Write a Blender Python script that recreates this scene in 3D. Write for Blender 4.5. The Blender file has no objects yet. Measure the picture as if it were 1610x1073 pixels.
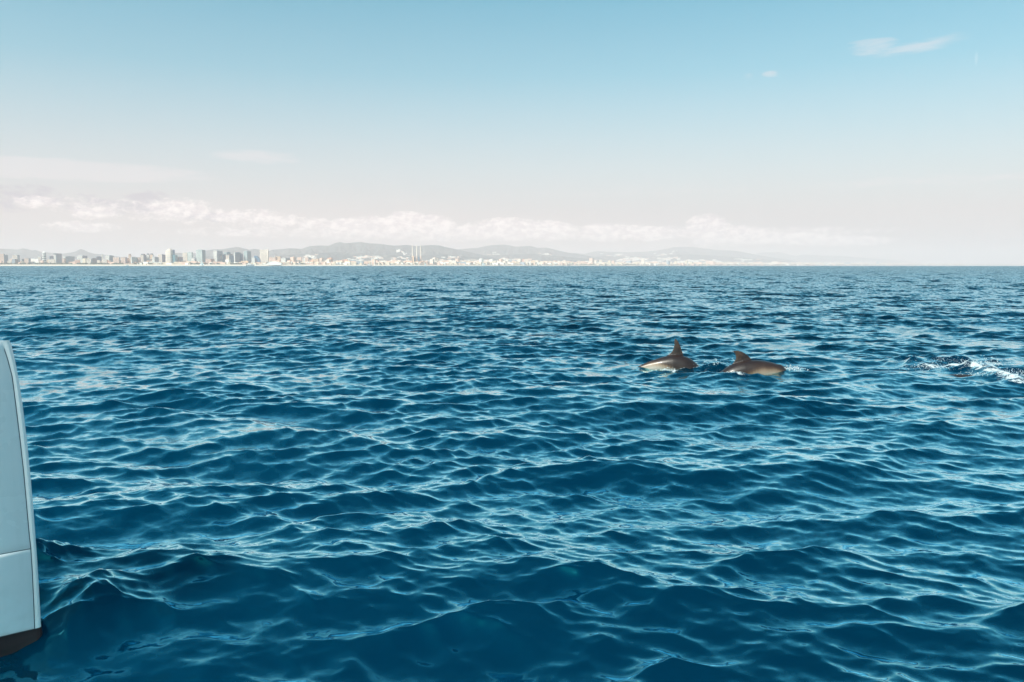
import bpy, bmesh, math, random
import numpy as np
from mathutils import Vector, Matrix
random.seed(7)
rng = np.random.default_rng(11)
sc = bpy.context.scene
col = sc.collection
R = math.radians

# ------------------------------------------------------------------ camera
F = 1252.0                      # focal length in photo pixels (28 mm lens)
CAM_H = 2.0
PITCH = math.atan(118.5 / F)
cam_d = bpy.data.cameras.new('camera')
cam_d.sensor_width = 36.0
cam_d.lens = 36.0 * F / 1610.0
cam_d.clip_start = 0.05
cam_d.clip_end = 200000
cam = bpy.data.objects.new('camera', cam_d)
col.objects.link(cam)
cam.location = (0, 0, CAM_H)
cam.rotation_euler = (math.pi / 2 - PITCH, 0, 0)
sc.camera = cam

# ------------------------------------------------------------------ light
SUN_DIR = Vector((-0.74, -0.67, 0)).normalized()
SUN_EL = R(46)
sun_vec = Vector((SUN_DIR.x * math.cos(SUN_EL), SUN_DIR.y * math.cos(SUN_EL), math.sin(SUN_EL)))
sun_d = bpy.data.lights.new('sun', 'SUN')
sun_d.energy = 5.0
sun_d.angle = R(0.53)
sun_d.color = (1.0, 0.93, 0.84)
sun = bpy.data.objects.new('sun', sun_d)
sun.rotation_euler = sun_vec.to_track_quat('Z', 'Y').to_euler()
sun.location = (-20, -20, 30)
col.objects.link(sun)

SKY_STRENGTH = 0.090
HAZE = 6.7e-5
sc.view_settings.view_transform = 'Standard'
sc.view_settings.look = 'None'
sc.view_settings.gamma = 1
sc.view_settings.use_curve_mapping = False
sc.view_settings.exposure = 0.58
sc.cycles.max_bounces = 6
sc.cycles.volume_bounces = 2
sc.cycles.transmission_bounces = 4
sc.cycles.use_denoising = True
sc.cycles.sample_clamp_direct = 1.3


class NT:
    """small helper round a node tree"""
    def __init__(self, nt):
        self.nt = nt
        nt.nodes.clear()

    def n(self, kind, **kw):
        nd = self.nt.nodes.new(kind)
        for k, v in kw.items():
            setattr(nd, k, v)
        return nd

    def set(self, sock, val):
        if isinstance(val, bpy.types.NodeSocket):
            self.nt.links.new(val, sock)
        elif val is not None:
            sock.default_value = val

    def math(self, op, a, b=None, c=None, clamp=False):
        m = self.n('ShaderNodeMath', operation=op, use_clamp=clamp)
        for i, v in enumerate((a, b, c)):
            if v is not None:
                self.set(m.inputs[i], v)
        return m.outputs[0]

    def vmath(self, op, a, b=None, scale=None):
        m = self.n('ShaderNodeVectorMath', operation=op)
        self.set(m.inputs[0], a)
        if b is not None:
            self.set(m.inputs[1], b)
        if scale is not None:
            self.set(m.inputs['Scale'], scale)
        return m.outputs['Value'] if op in ('DOT_PRODUCT', 'LENGTH', 'DISTANCE') else m.outputs[0]

    def noise(self, vec, scale, detail=3.0, rough=0.5, dims='3D', dist=0.0, lac=2.0):
        t = self.n('ShaderNodeTexNoise', noise_dimensions=dims)
        self.set(t.inputs['Vector'], vec)
        t.inputs['Scale'].default_value = scale
        t.inputs['Detail'].default_value = detail
        t.inputs['Roughness'].default_value = rough
        t.inputs['Lacunarity'].default_value = lac
        t.inputs['Distortion'].default_value = dist
        return t

    def mix(self, fac, a, b, blend='MIX'):
        m = self.n('ShaderNodeMix', data_type='RGBA', blend_type=blend)
        m.clamp_factor = True
        self.set(m.inputs[0], fac)
        self.set(m.inputs[6], a)
        self.set(m.inputs[7], b)
        return m.outputs[2]

    def mapr(self, v, a, b, c=0.0, d=1.0, smooth=True):
        m = self.n('ShaderNodeMapRange')
        if smooth:
            m.interpolation_type = 'SMOOTHSTEP'
        self.set(m.inputs[0], v)
        for i, x in enumerate((a, b, c, d)):
            self.set(m.inputs[i + 1], x)
        return m.outputs[0]

    def ramp(self, fac, stops, interp='LINEAR'):
        r = self.n('ShaderNodeValToRGB')
        r.color_ramp.interpolation = interp
        el = r.color_ramp.elements
        while len(el) > 1:
            el.remove(el[-1])
        el[0].position = stops[0][0]
        el[0].color = (*stops[0][1], 1)
        for p, c in stops[1:]:
            e = el.new(p)
            e.color = (*c, 1)
        self.set(r.inputs[0], fac)
        return r.outputs[0]

    def xyz(self, x=None, y=None, z=None):
        c = self.n('ShaderNodeCombineXYZ')
        for i, v in enumerate((x, y, z)):
            if v is not None:
                self.set(c.inputs[i], v)
        return c.outputs[0]

    def sep(self, v):
        s = self.n('ShaderNodeSeparateXYZ')
        self.set(s.inputs[0], v)
        return s.outputs


def C4(c):
    return (c[0], c[1], c[2], 1.0)


# ------------------------------------------------------------------ sky
world = bpy.data.worlds.new('World')
sc.world = world
world.use_nodes = True
W = NT(world.node_tree)
wo = W.n('ShaderNodeOutputWorld')
bg = W.n('ShaderNodeBackground')
bg.inputs['Strength'].default_value = SKY_STRENGTH
W.nt.links.new(bg.outputs[0], wo.inputs[0])
sky = W.n('ShaderNodeTexSky', sky_type='NISHITA')
sky.sun_disc = False
sky.sun_elevation = SUN_EL
sky.sun_rotation = math.atan2(SUN_DIR.x, SUN_DIR.y)
sky.altitude = 0
sky.air_density = 1.0
sky.dust_density = 1.0
sky.ozone_density = 1.5
geo = W.n('ShaderNodeNewGeometry')
tc = W.n('ShaderNodeTexCoord')
d = W.vmath('NORMALIZE', tc.outputs['Generated'])
dx, dy, dz = W.sep(d)
el = W.math('MULTIPLY', W.math('ARCSINE', dz), 180 / math.pi)          # elevation, degrees
az = W.math('MULTIPLY', W.math('ARCTAN2', dx, dy), 180 / math.pi)      # azimuth from the view axis
# thin high veil: the blue pales towards the horizon into a warm white
base = W.mix(1.0, sky.outputs[0], C4((0.21, 1.24, 1.12)), 'MULTIPLY')
elabs = W.math('ABSOLUTE', el)
veil = W.ramp(W.math('DIVIDE', elabs, 40.0), [(0.0, (.93, .93, .93)), (3.5 / 40, (.86,) * 3), (8.0 / 40, (.60,) * 3), (13 / 40, (.28,) * 3), (19 / 40, (.10,) * 3), (30 / 40, (.03,) * 3), (1.0, (0, 0, 0))])
HZ = (6.85, 5.22, 5.2)
hzc = W.vmath('SCALE', HZ, scale=W.mapr(elabs, 0.0, 7.0, 0.86, 1.0))
base = W.mix(veil, base, hzc)
uv = W.xyz(az, el, 0.0)


def ell(cx, cy, rx, ry, power=1.0, tilt=0.0):
    """soft elliptical region in (azimuth, elevation) degrees"""
    a = W.math('SUBTRACT', az, cx)
    b = W.math('SUBTRACT', el, cy)
    if tilt:
        b = W.math('SUBTRACT', b, W.math('MULTIPLY', a, tilt))
    q = W.math('ADD', W.math('POWER', W.math('ABSOLUTE', W.math('DIVIDE', a, rx)), 2.0),
               W.math('POWER', W.math('ABSOLUTE', W.math('DIVIDE', b, ry)), 2.0))
    return W.math('MULTIPLY', W.math('SUBTRACT', 1.0, q, clamp=True), power)


def px_az(px, py=418):
    u = (px - 805) / F; v = (536.5 - py) / F
    return math.degrees(math.atan2(u, math.cos(PITCH) + v * math.sin(PITCH)))


def px_el(px, py):
    u = (px - 805) / F; v = (536.5 - py) / F
    y = math.cos(PITCH) + v * math.sin(PITCH); z = -math.sin(PITCH) + v * math.cos(PITCH)
    return math.degrees(math.atan2(z, math.hypot(u, y)))


def wsum(items):
    o = items[0]
    for i in items[1:]:
        o = W.math('MAXIMUM', o, i)
    return o


# cumulus bank above the hills: bumpy top, flat soft base
cn = W.noise(W.xyz(W.math('MULTIPLY', az, 0.55), W.math('MULTIPLY', el, 1.0), 3.1), 1.0, 5.0, 0.55)
cn2 = W.noise(W.xyz(W.math('MULTIPLY', az, 0.9), W.math('MULTIPLY', el, 1.5), 9.7), 2.2, 6.0, 0.65)
bank = []
for (px, py, w, h) in [(590, 357, 62, 14), (640, 353, 50, 15), (680, 357, 44, 14), (800, 361, 80, 14), (850, 362, 60, 12), (960, 366, 70, 11),
                       (1020, 368, 50, 9), (1110, 363, 40, 19), (1150, 371, 70, 12), (1230, 375, 90, 8), (1320, 379, 90, 6), (740, 364, 40, 8), (540, 354, 30, 8)]:
    bank.append(ell(px_az(px), px_el(px, py), w / 21.9, h * 1.45 / 21.9, 1.0))
bank.append(W.math('MULTIPLY', ell(px_az(820), px_el(820, 368), 620 / 21.9, 14 / 21.9, 1.0), .55))
bm_ = wsum(bank)
cd = W.math('ADD', W.math('MULTIPLY', bm_, 0.95), W.math('MULTIPLY', W.math('SUBTRACT', W.math('ADD', W.math('MULTIPLY', cn.outputs[0], .6), W.math('MULTIPLY', cn2.outputs[0], .6)), 0.58), 1.9))
cd = W.math('MULTIPLY', cd, W.mapr(bm_, 0.0, 0.18))
bankf = W.mapr(cd, 0.02, 0.66)
# scattered left clouds
left = []
for (px, py, w, h) in [(285, 330, 48, 15), (305, 326, 20, 10), (360, 340, 34, 10), (410, 342, 30, 11), (445, 348, 34, 10), (490, 352, 30, 9),
                       (150, 334, 30, 10), (130, 357, 45, 7), (370, 366, 30, 5), (60, 318, 26, 8)]:
    left.append(ell(px_az(px), px_el(px, py), w * 1.25 / 21.9, h * 1.35 / 21.9, 1.0))
left.append(W.math('MULTIPLY', ell(px_az(300), px_el(300, 338), 300 / 21.9, 20 / 21.9, 1.0, -.06), .5))
lm = wsum(left)
ld = W.math('ADD', W.math('MULTIPLY', lm, 0.9), W.math('MULTIPLY', W.math('SUBTRACT', cn2.outputs[0], 0.50), 2.4))
leftf = W.math('MULTIPLY', W.mapr(W.math('MULTIPLY', ld, W.mapr(lm, 0.0, .3)), 0.1, 0.9), 0.85)
# greyer shaded scraps at far left
gcn = W.noise(W.xyz(W.math('MULTIPLY', az, 0.45), W.math('ADD', W.math('MULTIPLY', el, 1.1), W.math('MULTIPLY', az, 0.12)), 5.3), 1.5, 5.0, 0.6)
grey = []
for (px, py, w, h) in [(40, 312, 70, 22), (110, 318, 40, 16), (190, 322, 80, 16), (235, 312, 40, 14), (260, 322, 40, 12), (330, 340, 60, 10)]:
    grey.append(ell(px_az(px), px_el(px, py), w / 21.9, h / 21.9, 1.0))
gm = wsum(grey)
gd = W.math('ADD', W.math('MULTIPLY', gm, 0.7), W.math('MULTIPLY', W.math('SUBTRACT', gcn.outputs[0], 0.5), 3.2))
greyf = W.math('MULTIPLY', W.mapr(W.math('MULTIPLY', gd, W.mapr(gm, 0, .3)), 0.1, 0.9), 0.8)
# thin cirrus: a band at left, wisps at upper right
wn = W.noise(W.xyz(W.math('MULTIPLY', az, 0.35), W.math('SUBTRACT', W.math('MULTIPLY', el, 2.2), W.math('MULTIPLY', az, 0.05)), 1.3), 1.2, 6.0, 0.62, dist=.3)
wis = [ell(px_az(60), px_el(60, 265), 260 / 21.9, 17 / 21.9, 1.8), ell(px_az(410), px_el(410, 247), 75 / 21.9, 13 / 21.9, .9, 0.0),
       ell(px_az(1372, 73), px_el(1372, 73), 40 / 21.9, 15 / 21.9, .85), ell(px_az(1450, 72), px_el(1450, 72), 75 / 21.9, 11 / 21.9, .8, .10),
       ell(px_az(1212, 116), px_el(1212, 116), 16 / 21.9, 6 / 21.9, .9), ell(px_az(1176, 120), px_el(1176, 120), 11 / 21.9, 5 / 21.9, .6),
       ell(px_az(1460), px_el(1460, 285), 260 / 21.9, 12 / 21.9, .45), ell(px_az(1000), px_el(1000, 300), 330 / 21.9, 14 / 21.9, .3)]
wm = wsum(wis)
wf = W.math('MULTIPLY', W.mapr(W.math('ADD', W.math('MULTIPLY', wm, 1.1), W.math('MULTIPLY', W.math('SUBTRACT', wn.outputs[0], .55), 2.4)), 0.0, 1.1), W.mapr(wm, 0, .35))
# thin contrail
ct = ell(px_az(1535, 92), px_el(1535, 92), 2.4 / 21.9, 10 / 21.9, 1.0)

colr = W.mix(W.math('MULTIPLY', greyf, 0.85), base, C4((4.1, 3.6, 4.1)))
colr = W.mix(W.math('MULTIPLY', wf, 0.42), colr, C4((7.0, 6.3, 6.3)))
colr = W.mix(W.math('MULTIPLY', ct, 0.2), colr, C4((8.0, 8.0, 8.0)))
# bright sunlit tops (left side lit), darker flat bases inside the banks
shade = W.mapr(W.noise(W.xyz(W.math('ADD', W.math('MULTIPLY', az, 0.9), .25), W.math('SUBTRACT', W.math('MULTIPLY', el, 1.5), .35), 9.7), 2.2, 5.0, .6).outputs[0], .35, .65)
ccol = W.mix(shade, C4((9.8, 8.8, 8.4)), C4((6.9, 6.0, 6.0)))
colr = W.mix(W.math('MULTIPLY', bankf, 0.85), colr, ccol)
colr = W.mix(W.math('MULTIPLY', leftf, 0.95), colr, ccol)
W.nt.links.new(colr, bg.inputs['Color'])


# ------------------------------------------------------------------ pixel helpers
def ray(px, py):
    u = (px - 805) / F; v = (536.5 - py) / F
    return Vector((u, math.cos(PITCH) + v * math.sin(PITCH), -math.sin(PITCH) + v * math.cos(PITCH)))


def at(px, py, D):
    r = ray(px, py)
    return Vector((0, 0, CAM_H)) + r * (D / r.y)


def ground(px, py, z=0.0):
    r = ray(px, py)
    return Vector((0, 0, CAM_H)) + r * ((z - CAM_H) / r.z)


# ------------------------------------------------------------------ object helpers
def link(name, me, m=None, parent=None):
    o = bpy.data.objects.new(name, me)
    col.objects.link(o)
    if m is not None and me is not None and len(me.materials) == 0:
        me.materials.append(m)
    if parent is not None:
        o.parent = parent
    return o


def mesh_np(name, co, quads, smooth=True):
    me = bpy.data.meshes.new(name)
    co = np.asarray(co, dtype=np.float32); quads = np.asarray(quads, dtype=np.int32)
    me.vertices.add(len(co)); me.vertices.foreach_set('co', co.ravel())
    k = quads.shape[1]
    me.loops.add(quads.size); me.loops.foreach_set('vertex_index', quads.ravel())
    me.polygons.add(len(quads))
    me.polygons.foreach_set('loop_start', np.arange(0, quads.size, k, dtype=np.int32))
    me.polygons.foreach_set('loop_total', np.full(len(quads), k, dtype=np.int32))
    me.polygons.foreach_set('use_smooth', np.full(len(quads), smooth, dtype=bool))
    me.update(calc_edges=True)
    return me


def attr(me, name, vals):
    a = me.attributes.new(name, 'FLOAT', 'POINT')
    a.data.foreach_set('value', np.asarray(vals, dtype=np.float32))


def empty(name, loc, label, cat, group=None):
    o = bpy.data.objects.new(name, None)
    o.location = loc
    o.empty_display_size = 0.5
    col.objects.link(o)
    o['label'] = label; o['category'] = cat
    if group:
        o['group'] = group
    return o


def tag(o, label, cat, group=None):
    o['label'] = label; o['category'] = cat
    if group:
        o['group'] = group
    return o


def grid_quads(nr, nc):
    i = np.arange((nr - 1) * nc).reshape(nr - 1, nc)[:, :-1]
    return np.stack([i, i + 1, i + nc + 1, i + nc], -1).reshape(-1, 4)


def newmat(name):
    m = bpy.data.materials.new(name)
    m.use_nodes = True
    t = NT(m.node_tree)
    out = t.n('ShaderNodeOutputMaterial')
    return m, t, out


def principled(t, out, **kw):
    p = t.n('ShaderNodeBsdfPrincipled')
    for k, v in kw.items():
        t.set(p.inputs[k], v)
    t.nt.links.new(p.outputs[0], out.inputs[0])
    return p


# ------------------------------------------------------------------ the sea surface
class Band:
    """one octave of wind waves as a periodic tile, rotated so tiles never line up"""
    def __init__(self, lmin, lmax, slope, wind, spread, seed, n=384, chop=1.0, mult=11.0):
        g = np.random.default_rng(seed)
        self.L = lmax * mult
        self.n = n
        k1 = np.fft.fftfreq(n, d=self.L / n) * 2 * np.pi
        kx, ky = np.meshgrid(k1, k1, indexing='ij')
        k = np.hypot(kx, ky); k[0, 0] = 1e-9
        lam = 2 * np.pi / k
        th = np.arctan2(ky, kx)
        dirn = np.abs(np.cos((th - wind))) ** spread + 0.06
        w = (lam >= lmin) & (lam < lmax)
        amp = w * dirn * k ** -2.0
        ph = g.normal(size=(n, n)) + 1j * g.normal(size=(n, n))
        H = amp * ph
        H[0, 0] = 0
        h = np.fft.ifft2(H)
        sx = np.fft.ifft2(1j * kx * H).real; sy = np.fft.ifft2(1j * ky * H).real
        s = math.sqrt((sx ** 2 + sy ** 2).mean())
        q = slope / s
        Dx = np.fft.ifft2(-1j * kx / k * H).real; Dy = np.fft.ifft2(-1j * ky / k * H).real
        # with D = -i k/|k| H the surface point moves x -> x - chop * D  towards the crests
        self.t = np.stack([h.real * q, -Dx * q * chop, -Dy * q * chop], -1).astype(np.float32)
        self.rot = g.uniform(-0.35, 0.35)
        self.off = g.uniform(0, self.L, 2)
        self.lmin, self.lmax, self.slope = lmin, lmax, slope

    def sample(self, x, y):
        c, s = math.cos(self.rot), math.sin(self.rot)
        n = self.n
        u = ((x * c + y * s) + self.off[0]) / self.L * n
        v = ((-x * s + y * c) + self.off[1]) / self.L * n
        iu = np.floor(u).astype(np.int64); iv = np.floor(v).astype(np.int64)
        fu = (u - iu).astype(np.float32); fv = (v - iv).astype(np.float32)

        def cub(f):
            f2, f3 = f * f, f * f * f
            return [(1 - f) ** 3 / 6, (3 * f3 - 6 * f2 + 4) / 6, (-3 * f3 + 3 * f2 + 3 * f + 1) / 6, f3 / 6]
        wu, wv = cub(fu), cub(fv)
        out = np.zeros((len(x), 3), np.float32)
        for a in range(4):
            ia = np.mod(iu + a - 1, n)
            for b in range(4):
                out += self.t[ia, np.mod(iv + b - 1, n)] * (wu[a] * wv[b])[:, None]
        dxr = out[:, 1] * c - out[:, 2] * s
        dyr = out[:, 1] * s + out[:, 2] * c
        out[:, 1] = dxr; out[:, 2] = dyr
        return out


WIND = R(80)
BANDS = [
    Band(9.0, 26.0, 0.018, WIND + .15, 6, 101, mult=14),
    Band(4.5, 9.0, 0.028, WIND + .35, 4, 102),
    Band(2.2, 4.5, 0.050, WIND - .20, 3, 103),
    Band(1.1, 2.2, 0.082, WIND + .30, 2.0, 104),
    Band(0.55, 1.1, 0.104, WIND - .30, 2.5, 105),
    Band(0.27, 0.55, 0.125, WIND + .25, 2.5, 106),
    Band(0.13, 0.27, 0.100, WIND - .2, 2.5, 107),
    Band(0.065, 0.13, 0.062, WIND + .1, 2.0, 108),
]

# local disturbances: hull wake ridges, water parted by the dolphins, breaking wake
# (centre x, y, half-length, half-width, angle, height, roughness, foam)
LOCAL = []


def local(px, py, px2, py2, wdt, hgt, rough=0.0, foam=0.0):
    a = ground(px, py); b = ground(px2, py2)
    c = (a + b) / 2
    LOCAL.append((c.x, c.y, (b - a).length / 2, wdt, math.atan2(b.y - a.y, b.x - a.x), hgt, rough, foam))


# wake ridges beside the hull
local(62, 900, 108, 882, .15, .10, 1.9, 0.06)
local(108, 1012, 165, 950, .17, .11, 1.4, 0.0)
# breaking wake at right
local(1425, 576, 1520, 573, .28, .22, 1.5, .14)
local(1385, 572, 1440, 566, .30, .07, 1.2, .08)
local(1440, 580, 1525, 586, .22, .10, 1.3, .62)
local(1515, 582, 1555, 592, .26, .12, 1.4, .74)
local(1548, 590, 1612, 612, .24, .10, 1.4, .70)
local(1500, 604, 1550, 610, .22, .02, 1.1, .20)
# dolphin one and two
local(1085, 584, 1140, 590, .4, .03, 1.3, .10)
local(1000, 587, 1060, 583, .14, .00, 1.2, .34)
local(1040, 583, 1062, 586, .12, .02, 1.0, .60)
local(1232, 585, 1250, 581, .18, .05, 1.4, .62)
local(1146, 588, 1165, 596, .10, .02, .8, .60)
local(1165, 596, 1222, 592, .08, .01, .8, .38)
local(1062, 584, 1096, 581, .08, .01, .8, .36)
local(1128, 585, 1150, 572, .20, .10, 1.0, .12)

_rt = Band(0.05, 0.30, 1.0, WIND, .3, 222, n=384, chop=.6, mult=16)


def smooth01(x):
    x = np.clip(x, 0, 1)
    return x * x * (3 - 2 * x)


def sea(x, y, cell):
    """displacement (dz, dx, dy), missing slope, foam, at rest positions"""
    x = np.asarray(x, np.float64); y = np.asarray(y, np.float64); cell = np.asarray(cell, np.float64)
    out = np.zeros((len(x), 3), np.float32)
    miss = np.zeros(len(x))
    # gusts: patches of livelier and calmer water over the short waves
    gust = 1 + .20 * np.sin(x * .31 + y * .17 + 1.3) * np.sin(y * .23 - x * .12) + .16 * np.sin(x * .83 - y * .57 + .4) * np.sin(y * .71 + x * .29 + 2) \
        + .14 * np.sin(x * .061 + 2.1) * np.sin(y * .043 + x * .02 + .7)
    for b in BANDS:
        # a band is kept while its wavelengths are wider than a few cells
        w = 1 - smooth01((cell * 2.2 - b.lmin * .8) / (b.lmax * 1.1 - b.lmin * .8))
        m = w > 0.001
        if m.any():
            o = b.sample(x[m], y[m])
            gg = gust[m] if b.lmax < 1.5 else 1.0
            out[m] += o * (w[m] * gg)[:, None].astype(np.float32)
        miss += (b.slope ** 2) * (1 - w ** 2)
    foam = np.zeros(len(x)); rough = np.zeros(len(x)); lift = np.zeros(len(x))
    near = np.hypot(x, y) < 40
    xn, yn = x[near], y[near]
    if near.any():
        f = np.zeros(len(xn)); rr = np.zeros(len(xn)); ll = np.zeros(len(xn))
        for (cx, cy, hl, hw, an, hg, ro, fo) in LOCAL:
            c, s = math.cos(an), math.sin(an)
            u = (xn - cx) * c + (yn - cy) * s; v = -(xn - cx) * s + (yn - cy) * c
            uu = np.maximum(np.abs(u) - hl * .7, 0) / (hl * .3 + hw)
            g = np.exp(-(uu ** 2) * 2.0 - (v / hw) ** 2)
            ll += hg * g
            rr = np.maximum(rr, ro * np.exp(-(uu ** 2) * 2.0 - (v / (hw * 1.5)) ** 2))
            f = np.maximum(f, fo * np.exp(-(uu ** 2) * 2.5 - (v / (hw * .8)) ** 2))
        r = _rt.sample(xn, yn)
        mm = rr > .01
        out_n = out[near]
        out_n[:, 0] += ll.astype(np.float32)
        out_n[mm] += r[mm] * (rr[mm] * .30)[:, None].astype(np.float32)
        out[near] = out_n
        foam[near] = f; rough[near] = rr
    return out, np.sqrt(miss), foam


def sea_height(x, y):
    """height of the surface above a world point (iterate out the sideways drift)"""
    qx, qy = float(x), float(y)
    for _ in range(6):
        o, _m, _f = sea(np.array([qx]), np.array([qy]), np.array([0.05]))
        qx = x - float(o[0, 1]); qy = y - float(o[0, 2])
    return float(o[0, 0])


def build_sea():
    th_in = np.arange(-43.0, 43.001, 0.098)
    th_out = []
    t, st = 43.0, 0.3
    while t + st < 180:
        t += st; th_out.append(t); st = min(st * 1.25, 6)
    th = np.concatenate([-np.array(th_out)[::-1], th_in, np.array(th_out)])
    th = np.radians(np.concatenate([th, [180.0]]))          # closes at the back
    r = [1.9]
    while r[-1] < 430:
        r.append(r[-1] * 1.0036)
    while r[-1] < 46000:
        r.append(r[-1] * 1.035)
    r = np.concatenate([[0.25, .6, .9, 1.2, 1.45, 1.7], np.array(r)])
    nr, nt = len(r), len(th)
    rr, tt = np.meshgrid(r, th, indexing='ij')
    x = (rr * np.sin(tt)).ravel(); y = (rr * np.cos(tt)).ravel()
    dr = np.gradient(r)
    dth = np.gradient(th)
    cell = np.maximum(np.repeat(dr, nt), (rr * dth[None, :]).ravel() * 1.0)
    o, miss, foam = sea(x, y, cell)
    co = np.stack([x + o[:, 1], y + o[:, 2], o[:, 0]], -1)
    q = grid_quads(nr, nt)
    # close the ring at the back and the disc under the camera
    i = np.arange(nr - 1)
    back = np.stack([i * nt + nt - 1, i * nt, (i + 1) * nt, (i + 1) * nt + nt - 1], -1)
    q = np.concatenate([q, back])
    me = mesh_np('sea', co, q)
    bm = bmesh.new(); bm.from_mesh(me)
    bm.verts.ensure_lookup_table()
    f = bm.faces.new([bm.verts[k] for k in range(nt)][::-1])
    f.smooth = True
    bm.to_mesh(me); bm.free()
    attr(me, 'miss', miss); attr(me, 'foam', foam)
    return me


m_sea, T, out = newmat('sea_water')
gp = T.n('ShaderNodeNewGeometry')
at_m = T.n('ShaderNodeAttribute', attribute_name='miss')
at_f = T.n('ShaderNodeAttribute', attribute_name='foam')
pos = gp.outputs['Position']
n1 = T.noise(pos, 3.2, 3.0, 0.62, '2D')
n2 = T.noise(pos, 0.45, 4.0, 0.6, '2D')
vec = T.vmath('ADD', T.vmath('SUBTRACT', n1.outputs['Color'], (0.5, 0.5, 0.5)), T.vmath('SCALE', T.vmath('SUBTRACT', n2.outputs['Color'], (0.5, 0.5, 0.5)), scale=1.2))
vec = T.vmath('MULTIPLY', vec, (1, 1, 0))
vec = T.vmath('SCALE', vec, scale=T.math('MULTIPLY', at_m.outputs['Fac'], 6.0))
n3 = T.noise(pos, 20.0, 4.0, 0.65, '2D')
v3 = T.vmath('SCALE', T.vmath('MULTIPLY', T.vmath('SUBTRACT', n3.outputs['Color'], (0.5, 0.5, 0.5)), (1, 1, 0)), scale=0.17)
nn = T.vmath('NORMALIZE', T.vmath('ADD', T.vmath('ADD', gp.outputs['Normal'], vec), v3))
big = T.noise(pos, 0.035, 3.0, 0.55, '2D')
bc = T.mix(T.mapr(big.outputs[0], .35, .65), C4((0.0000, 0.0036, 0.0105)), C4((0.0000, 0.0138, 0.0330)))
pw = T.n('ShaderNodeBsdfPrincipled')              # light coming back up out of the water
T.set(pw.inputs['Base Color'], bc)
pw.inputs['Roughness'].default_value = 1.0
pw.inputs['Specular IOR Level'].default_value = 0.0
pw.inputs['Subsurface Weight'].default_value = 1.0
pw.inputs['Subsurface Radius'].default_value = (0.3, 0.8, 1.0)
pw.inputs['Subsurface Scale'].default_value = 1.0
pw.subsurface_method = 'BURLEY'
gl = T.n('ShaderNodeBsdfGlossy')                  # the sky mirrored in it

T.set(gl.inputs['Roughness'], T.math('SQRT', T.math('MAXIMUM', T.math('MULTIPLY', at_m.outputs['Fac'], 0.45), 0.004)))
T.set(gl.inputs['Normal'], nn)
fr = T.n('ShaderNodeFresnel')
fr.inputs['IOR'].default_value = 1.36
T.set(fr.inputs['Normal'], nn)
# mirrored light is tinted when seen steeply and neutral at grazing angles
T.set(gl.inputs['Color'], T.mix(T.mapr(fr.outputs[0], 0.02, 0.64, smooth=False), C4((0.10, 0.80, 1.0)), C4((0.93, 1.0, 1.0))))
mw = T.n('ShaderNodeMixShader')
T.set(mw.inputs[0], T.math('MULTIPLY', T.math('POWER', fr.outputs[0], 1.1), T.math('MULTIPLY_ADD', at_m.outputs['Fac'], -8.4, 3.2), clamp=True))
T.nt.links.new(pw.outputs[0], mw.inputs[1]); T.nt.links.new(gl.outputs[0], mw.inputs[2])
fn = T.noise(pos, 9.0, 6.0, 0.75, '3D', dist=.4)
ff = T.mapr(T.math('ADD', T.math('MULTIPLY', at_f.outputs['Fac'], 1.0), T.math('MULTIPLY', T.math('SUBTRACT', fn.outputs[0], .5), 2.5)), .36, .80)
ff = T.math('MULTIPLY', ff, T.mapr(at_f.outputs['Fac'], .01, .12))
pf = T.n('ShaderNodeBsdfPrincipled')
pf.inputs['Base Color'].default_value = (.52, .58, .60, 1)
pf.inputs['Roughness'].default_value = .6
mx = T.n('ShaderNodeMixShader')
T.set(mx.inputs[0], ff)
T.nt.links.new(mw.outputs[0], mx.inputs[1]); T.nt.links.new(pf.outputs[0], mx.inputs[2])
T.nt.links.new(mx.outputs[0], out.inputs[0])

sea_o = link('sea', build_sea(), m_sea)
sea_o['kind'] = 'structure'

#@@REST@@
# ------------------------------------------------------------------ plain materials
def surf(name, c, rough=.7, var=.12, scale=3.0, metallic=0.0, coat=0.0, coords='Object'):
    m, t, o = newmat(name)
    tcn = t.n('ShaderNodeTexCoord')
    nz = t.noise(tcn.outputs[coords], scale, 4.0, .6)
    f = t.mapr(nz.outputs[0], .3, .7)
    lo = tuple(x * (1 - var) for x in c); hi = tuple(min(1, x * (1 + var)) for x in c)
    p = principled(t, o, **{'Base Color': t.mix(f, C4(lo), C4(hi)), 'Roughness': rough, 'Metallic': metallic})
    if coat:
        p.inputs['Coat Weight'].default_value = coat
        p.inputs['Coat Roughness'].default_value = .08
    return m


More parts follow.
